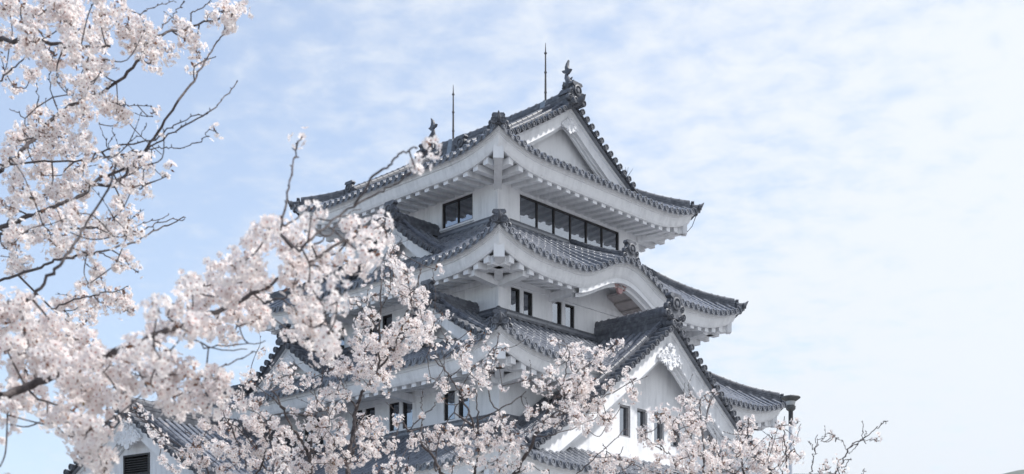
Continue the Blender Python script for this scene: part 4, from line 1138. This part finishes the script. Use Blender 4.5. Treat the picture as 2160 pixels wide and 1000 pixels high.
# --- left, nearest: the soft pale mass across the lower left, reaching up to the keep
b1 = Z([(30,300,70),(100,320,60),(50,400,90),(160,380,80),(230,420,80),(120,480,90),(30,500,70),(200,520,90),(300,500,80),(100,570,80),(260,580,90),(350,470,60),(360,560,80),(330,640,90),(450,560,80),(480,640,80),(560,480,70),(560,600,80),(620,440,60),(650,530,70),(660,600,80),(700,690,70),(620,660,70),(760,680,70),(760,600,70),(840,640,70),(880,610,60),(900,700,50),(820,730,50),(850,760,30),(720,730,40),
 (640,340,50),(700,380,60),(760,340,60),(700,310,40),(780,260,50),(840,330,70),(790,400,60),(860,400,60),(900,450,40),(760,420,60),(770,230,40),(830,230,50),(880,150,40),(900,210,60),(950,160,60),(930,270,60),(1000,130,60),(1040,80,60),(1060,40,40),(1000,220,70),(1050,200,70),(960,330,70),(1040,300,70),(1050,370,60),(970,400,40),
 (60,680,80),(150,700,60),(30,760,50),(50,800,40),(200,770,40),(190,800,20),(250,740,60),(280,790,60),(330,760,70),(400,720,70),(440,790,40),(350,830,70),(300,850,50),(390,830,60),(350,890,60),(400,880,60),(380,950,60),(430,940,50),(420,990,50),(330,880,40),(0,970,15),(480,690,50),(550,560,60)], 1.923, 0, 480)
b1 += Z([(60,150,70),(40,250,80),(50,350,80),(100,420,60),(60,480,70),(120,520,60),(40,600,50),(130,600,60),(200,640,50),(230,660,50),(240,600,50),(240,490,50),(210,470,40),(280,370,50),(300,430,40),(100,250,60),(180,210,70),(230,200,60),(130,330,50),(350,230,60),(420,230,50),(430,180,50),(460,200,40),(340,40,50),(390,80,60),(440,60,60),(450,110,40),(540,100,40),(520,30,40),(130,10,30),(140,0,30)], 2.5, 600, 460)
b1 += [(560,480,28),(605,500,40),(650,455,28),(628,300,10),(905,310,14),(885,340,14),(875,352,12),(655,690,40),(690,740,28)]
l1 = [([(0,836),(57,818),(130,787),(203,758),(260,735),(322,709),(395,683),(468,652),(546,615),(620,570),(690,530),(770,490)], 18, 5, 0, -0.06),
 ([(42,646),(78,615),(125,558),(156,516),(177,480),(225,400),(245,345)], 8, 4, 0),
 ([(380,690),(452,735),(520,738)], 4, 2, 0), ([(437,782),(494,763),(541,740)], 4, 2, 1), ([(430,735),(480,728),(560,722)], 3, 2, 0),
 ([(590,490),(605,420),(618,350),(630,292)], 5, 3, 2),
 ([(630,530),(690,475),(745,435),(800,405),(840,385),(880,345)], 5, 3, 0, -0.3),
 ([(745,435),(790,370),(825,345),(850,320),(880,313)], 5, 3, 0, -0.3),
 ([(660,520),(700,490),(720,460),(760,440)], 4, 2, 0), ([(600,480),(640,450),(660,420)], 4, 2, 0), ([(80,840),(160,870),(200,920),(215,990)], 5, 3, 0),
 ([(560,640),(640,620),(690,640)], 4, 2, 0), ([(640,560),(720,560),(790,550)], 4, 2, 0)]
r_, k_n = cherry('cherry_tree', 'nearest cherry tree, its thick limb and dense pale blossom filling the lower left', 4.3,
    [((-2.9, 4.6, GROUND), 0.17), ((-2.75, 4.5, -0.7), 0.14), ((-2.5, 4.4, 0.05), 0.11), ((-2.2, 4.35, 0.55), 0.06)], l1, b1, 8, jit=0.28, wave=0.25, dens=2.7, stray=0.12, leafy=0.2); nf += k_n

# --- middle: upright stems before the keep
D5 = lambda l: Z(l, 3.176, 560, 700)
D2 = lambda l: Z(l, 2.5, 600, 460)
D4 = lambda l: Z(l, 2.173, 1200, 540)
b3 = D2([(520,30,40),(540,100,40),(580,180,40),(560,200,30),(600,260,40),(560,280,40),(630,290,40),(580,330,50),(650,320,40),(610,380,50),(680,360,40),(640,420,50),(560,380,40),(720,420,50),(690,440,40),(720,470,30),(400,530,60),(430,570,50),(450,520,40),(470,520,30),(380,440,30),(340,420,30),(405,435,15),(460,410,25),(440,380,20),(800,270,25),(830,500,20),(790,550,40),(740,530,50),(700,580,60),(760,600,50),(640,560,60),(580,600,50),(520,640,60),(460,650,50),(400,640,50),(620,640,60),(560,680,60),(680,650,50),(480,700,60),(420,720,50),(600,740,50),(540,740,50),(480,770,60),(380,700,40),(400,830,50),(440,800,50),(500,830,50),(560,800,40),(540,880,50),(460,880,40),(310,790,60),(250,800,40),(340,790,30),(220,740,40),(150,840,40),(95,870,25)])
b3 += D5([(40,330,60),(100,260,70),(130,350,60),(150,290,50),(180,540,40),(80,590,50),(40,560,40),(20,640,40),(60,700,60),(150,680,60),(200,740,70),(100,780,70),(30,850,60),(150,870,60),(250,800,60),(330,740,60),(400,640,60),(360,700,60),(440,700,50),(500,640,60),(460,760,60),(400,800,60),(520,720,60),(350,850,60),(450,880,70),(540,860,60),(280,900,60),(200,930,60),(100,930,50),(330,510,40),(400,430,50),(470,420,50),(460,530,40),(480,390,40),(540,420,40),(500,480,40),(430,560,40),(340,450,40),(300,560,50),(320,620,50),(270,640,40),(650,620,60),(700,640,50),(740,600,40),(640,700,60),(700,720,70),(770,680,50),(660,790,60),(740,790,60),(620,860,60),(820,760,50)])
b3 += [(540,745,14),(520,800,20),(500,830,16),(470,860,22),(510,860,22),(550,850,24),(440,900,24),(480,910,26),(520,900,26),(550,890,26),(420,940,24),(460,950,28),(500,960,28),(540,940,28),(390,960,22),(430,980,24),(480,990,24),(540,985,24),(322,905,14),(306,885,12),(340,930,14),(265,880,10),(290,860,9),(250,865,8),(335,965,14),(365,990,16),(590,985,22),(640,990,22),(700,990,22),(530,790,14)]
l3 = [([(655,1000),(652,965),(640,935),(612,898),(590,850),(572,820)], 9, 3, 0), ([(654,965),(660,900),(672,835),(682,780)], 6, 2.5, 0),
 ([(736,1000),(738,955),(746,890),(752,857),(770,820),(800,780),(830,740)], 11, 4, 0), ([(746,955),(752,905),(775,870)], 6, 3, 0),
 ([(800,780),(802,700),(803,620),(804,560),(800,525)], 5, 2, 0), ([(830,740),(860,660),(880,600),(890,560)], 5, 2, 0), ([(752,857),(735,835),(715,800),(690,770)], 4, 2, 0),
 ([(800,700),(770,660),(750,640)], 3, 1.6, 0), ([(600,860),(560,830),(530,800)], 3, 1.6, 0), ([(540,1000),(560,960),(555,900),(530,860)], 5, 2, 0), ([(440,1000),(420,940),(390,905)], 4, 2, 0),
 ([(560,1000),(545,950),(475,880)], 5, 2, 0), ([(395,950),(330,905),(280,870),(262,862)], 3.5, 1.6, 0), ([(480,885),(500,930),(520,990)], 4, 3, 0)]
r_, k_n = cherry('cherry_tree', 'middle cherry tree with dark upright stems standing before the left face of the keep', 7.8,
    [((-1.15, 7.9, GROUND), 0.17), ((-1.12, 7.9, -0.5), 0.15), ((-1.1, 7.85, 0.4), 0.11), ((-1.05, 7.8, 0.85), 0.06)], l3, b3, 21, jit=0.30, dens=1.7, wave=0.3); nf += k_n

b5 = D2([(750,660,30),(790,690,30),(830,700,25),(860,640,30),(755,740,12),(950,670,40),(970,600,30),(930,730,50),(960,760,50),(1000,790,50),(1060,770,40),(1090,800,40),(1040,640,20),(1070,690,20),(1100,710,30),(1150,690,20),(1130,765,25),(770,840,25),(790,870,20),(850,890,40),(870,900,30),(960,910,40),(990,920,30),(930,900,20),(1030,870,40),(1050,870,40),(830,950,30),(1150,895,15)])
b5 += D5([(860,740,40),(880,620,40),(870,590,25),(900,870,40),(850,900,60),(780,920,60),(950,930,50),(960,760,50),(1000,720,40),(1060,640,30),(1090,640,25),(1050,590,25),(1110,740,60),(1150,700,50),(1200,660,60),(1200,740,60),(1260,690,60),(1280,760,60),(1330,680,60),(1340,780,60),(1400,720,60),(1410,800,70),(1300,850,60),(1250,900,40),(1450,660,50),(1480,760,60),(1500,700,50),(1540,640,60),(1560,720,60),(1560,590,50),(1620,640,50),(1640,720,60),(1700,680,60),(1720,760,50),(1640,800,60),(1560,850,70),(1480,880,60),(1400,900,50),(1580,920,50),(1650,880,50),(1760,520,40),(1800,560,50),(1830,640,40),(1860,600,50),(1880,520,40),(1930,560,40),(1980,500,60),(1950,620,50),(2040,560,40),(2000,400,50),(2060,500,50),(2090,420,50),(2120,330,50),(2080,380,50),(2140,400,50),(1880,380,40),(1900,270,60),(1950,230,50),(1860,310,40),(1760,320,50),(1820,370,50),(1900,350,40),(2000,160,40),(2060,110,50),(2090,160,40),(1940,50,30),(1960,80,20),(2080,250,30),(2120,190,40),(1990,330,40),(1740,920,50),(1800,900,30),(1900,930,30)])
b5 += D4([(20,430,40),(60,430,30),(130,450,50),(200,440,40),(220,400,30),(150,500,40),(40,510,40),(80,520,30),(40,600,60),(20,650,50),(90,580,50),(100,650,50),(140,680,50),(30,740,60),(80,720,50),(90,800,40),(190,600,40),(270,550,35),(300,630,40),(290,580,25),(190,760,50),(160,750,40),(240,690,20)])
l5 = [([(1085,1000),(1100,975),(1130,920),(1165,850),(1185,830),(1215,790),(1255,760),(1300,725)], 9, 3, 0), ([(1165,880),(1230,860),(1290,830),(1340,800)], 4, 2, 0),
 ([(930,1000),(915,965),(885,930),(860,905),(848,890)], 7, 3, 0), ([(918,990),(925,930),(960,860),(985,830)], 3, 2, 0), ([(1000,900),(985,860),(960,810),(930,770),(905,745)], 5, 2, 0), ([(1010,915),(1008,860),(1003,820)], 4, 2, 0), ([(1008,885),(1060,860),(1110,825)], 3, 2, 0), ([(1040,860),(1030,800),(1048,730),(1052,700)], 3, 1.5, 0),
 ([(905,950),(890,910),(890,880),(888,850),(893,825)], 3, 1.5, 1), ([(860,910),(900,870),(925,845)], 2.5, 1.5, 1), ([(1000,1000),(1010,960),(1000,900)], 6, 4, 0), ([(1185,830),(1195,780),(1200,740),(1190,720)], 3, 1.6, 0), ([(1130,920),(1180,915),(1260,880)], 3, 1.6, 0), ([(1215,1000),(1260,960),(1320,905)], 3, 1.6, 1), ([(905,745),(912,690),(918,640),(915,570)], 2.5, 1.4, 1)]
r_, k_n = cherry('cherry_tree', 'right-leaning cherry tree under the near corner of the keep, reaching past the big gable', 8.0,
    [((0.0, 8.1, GROUND), 0.16), ((0.0, 8.1, -0.5), 0.14), ((-0.02, 8.05, 0.4), 0.11), ((-0.05, 8.0, 0.9), 0.06)], l5, b5, 34, jit=0.30, dens=1.25, wave=0.3); nf += k_n

b4 = D4([(510,660,30),(560,640,40),(620,640,30),(640,670,30),(690,630,15),(450,720,60),(480,760,60),(530,720,60),(550,780,70),(480,820,50),(560,830,50),(520,880,40),(600,760,40),(630,770,25),(640,850,30),(600,890,60),(650,910,50),(550,920,60),(400,740,30),(350,810,40),(360,860,40),(420,870,30),(430,930,50),(480,950,50),(530,960,50),(640,960,60),(700,960,50),(740,890,60),(780,860,50),(770,910,60),(820,770,50),(810,820,50),(840,890,60),(900,890,60),(860,930,60),(950,900,60),(900,950,50),(960,960,50),(1000,920,50),(1040,930,40),(980,850,40),(1030,850,30),(940,840,30),(960,780,30),(1050,760,30),(1000,800,20),(1060,920,20),(130,960,60),(180,940,50),(240,930,50),(290,950,40),(200,990,40),(110,920,30),(350,990,40),(820,980,50),(760,1000,40),(900,1000,50),(980,1000,40),(420,1000,50),(560,1000,50),(660,1000,50)])
l4 = [(D4([(618,1000),(615,900),(610,760),(600,680),(612,650)]), 5, 2, 0), (D4([(700,1000),(690,920),(650,860),(640,820)]), 4, 2, 0), (D4([(620,930),(540,880),(480,800),(400,740)]), 4, 2, 0), (D4([(500,1000),(470,920),(400,870),(310,790)]), 3.5, 1.5, 1), (D4([(1000,1000),(990,880),(985,800),(985,740)]), 3.5, 1.6, 0), (D4([(800,1000),(790,900),(820,800),(830,740)]), 5, 2, 0), (D4([(900,1000),(910,900),(930,820)]), 4, 2, 0), (D4([(620,760),(660,650),(690,625)]), 2.5, 1.4, 0), (D4([(1000,920),(1040,860),(1060,770)]), 2.5, 1.4, 0), (D4([(260,1000),(230,930),(250,870)]), 2.5, 1.5, 1), (D4([(230,960),(180,900),(155,865)]), 2.5, 1.5, 1)]
r_, k_n = cherry('cherry_tree', 'cherry tree in front of the big gable, its right side hiding the lamp post foot', 8.3,
    [((1.75, 8.4, GROUND), 0.15), ((1.75, 8.4, -0.4), 0.13), ((1.72, 8.35, 0.5), 0.10), ((1.7, 8.3, 1.0), 0.05)], l4, b4, 55, jit=0.28, dens=1.15, wave=0.25); nf += k_n

D6 = lambda l: Z(l, 3.6, 1560, 780)
b6 = D6([(640,550,22),(700,490,12),(725,500,16),(730,520,16),(1045,520,24),(960,560,12),(690,740,45),(790,740,36),(750,690,16),(620,540,18),(560,700,10),(600,770,36),(650,745,25),(810,730,20),(690,780,40),(620,800,30),(760,790,30)])
l6 = [(D6([(540,795),(555,700),(570,620),(590,490)]), 2.6, 1.3, 1), (D6([(570,620),(548,575),(530,545)]), 1.6, 1.2, 1), (D6([(575,610),(610,530),(670,480)]), 1.7, 1.2, 1),
 (D6([(700,830),(740,770),(790,680),(850,575),(940,525),(1040,450),(1095,395),(1112,410)]), 3.4, 1.4, 1), (D6([(820,610),(780,550),(740,515)]), 1.6, 1.2, 1), (D6([(940,525),(938,460),(935,390)]), 1.6, 1.2, 1), (D6([(945,520),(955,490),(960,475)]), 1.4, 1.0, 1), (D6([(930,535),(990,540),(1050,530)]), 1.5, 1.1, 2), (D6([(790,690),(830,685),(850,675)]), 1.5, 1.1, 1), (D6([(925,830),(935,792),(950,760)]), 1.6, 1.2, 1), (D6([(850,585),(890,560),(950,530)]), 2, 1.3, 1), (D6([(840,630),(880,590),(900,565)]), 1.4, 1.0, 1)]
r_, k_n = cherry('cherry_tree', 'sparse young cherry tree at right, a few thin sprigs against the pale sky', 8.5,
    [((2.35, 8.7, GROUND), 0.07), ((2.35, 8.65, -0.4), 0.055), ((2.3, 8.6, 0.4), 0.04), ((2.25, 8.5, 0.95), 0.02)], l6, b6, 77, jit=0.1, dens=0.7, wave=0.1, leafy=0.8, stray=0.5); nf += k_n
print('flowers', nf)
# ------------------------------------------------------------ air: thin haze between here and the hills
mb = MB(); mb.hexa([(-4500, -300, GROUND - 1.0), (4500, -300, GROUND - 1.0), (4500, 4300, GROUND - 1.0), (-4500, 4300, GROUND - 1.0), (-4500, -300, 640), (4500, -300, 640), (4500, 4300, 640), (-4500, 4300, 640)])
hm = bpy.data.materials.new('air'); hm.use_nodes = True
ht = hm.node_tree; ht.nodes.clear()
ho = N(ht, 'ShaderNodeOutputMaterial'); hv = N(ht, 'ShaderNodeVolumePrincipled')
hv.inputs['Color'].default_value = (0.90, 0.94, 1.0, 1); hv.inputs['Density'].default_value = 0.00011; hv.inputs['Anisotropy'].default_value = 0.2
ht.links.new(hv.outputs[0], ho.inputs['Volume'])
tag(mb.build('haze', hm), 'thin pale haze in front of the far hills', 'haze', kind='stuff')
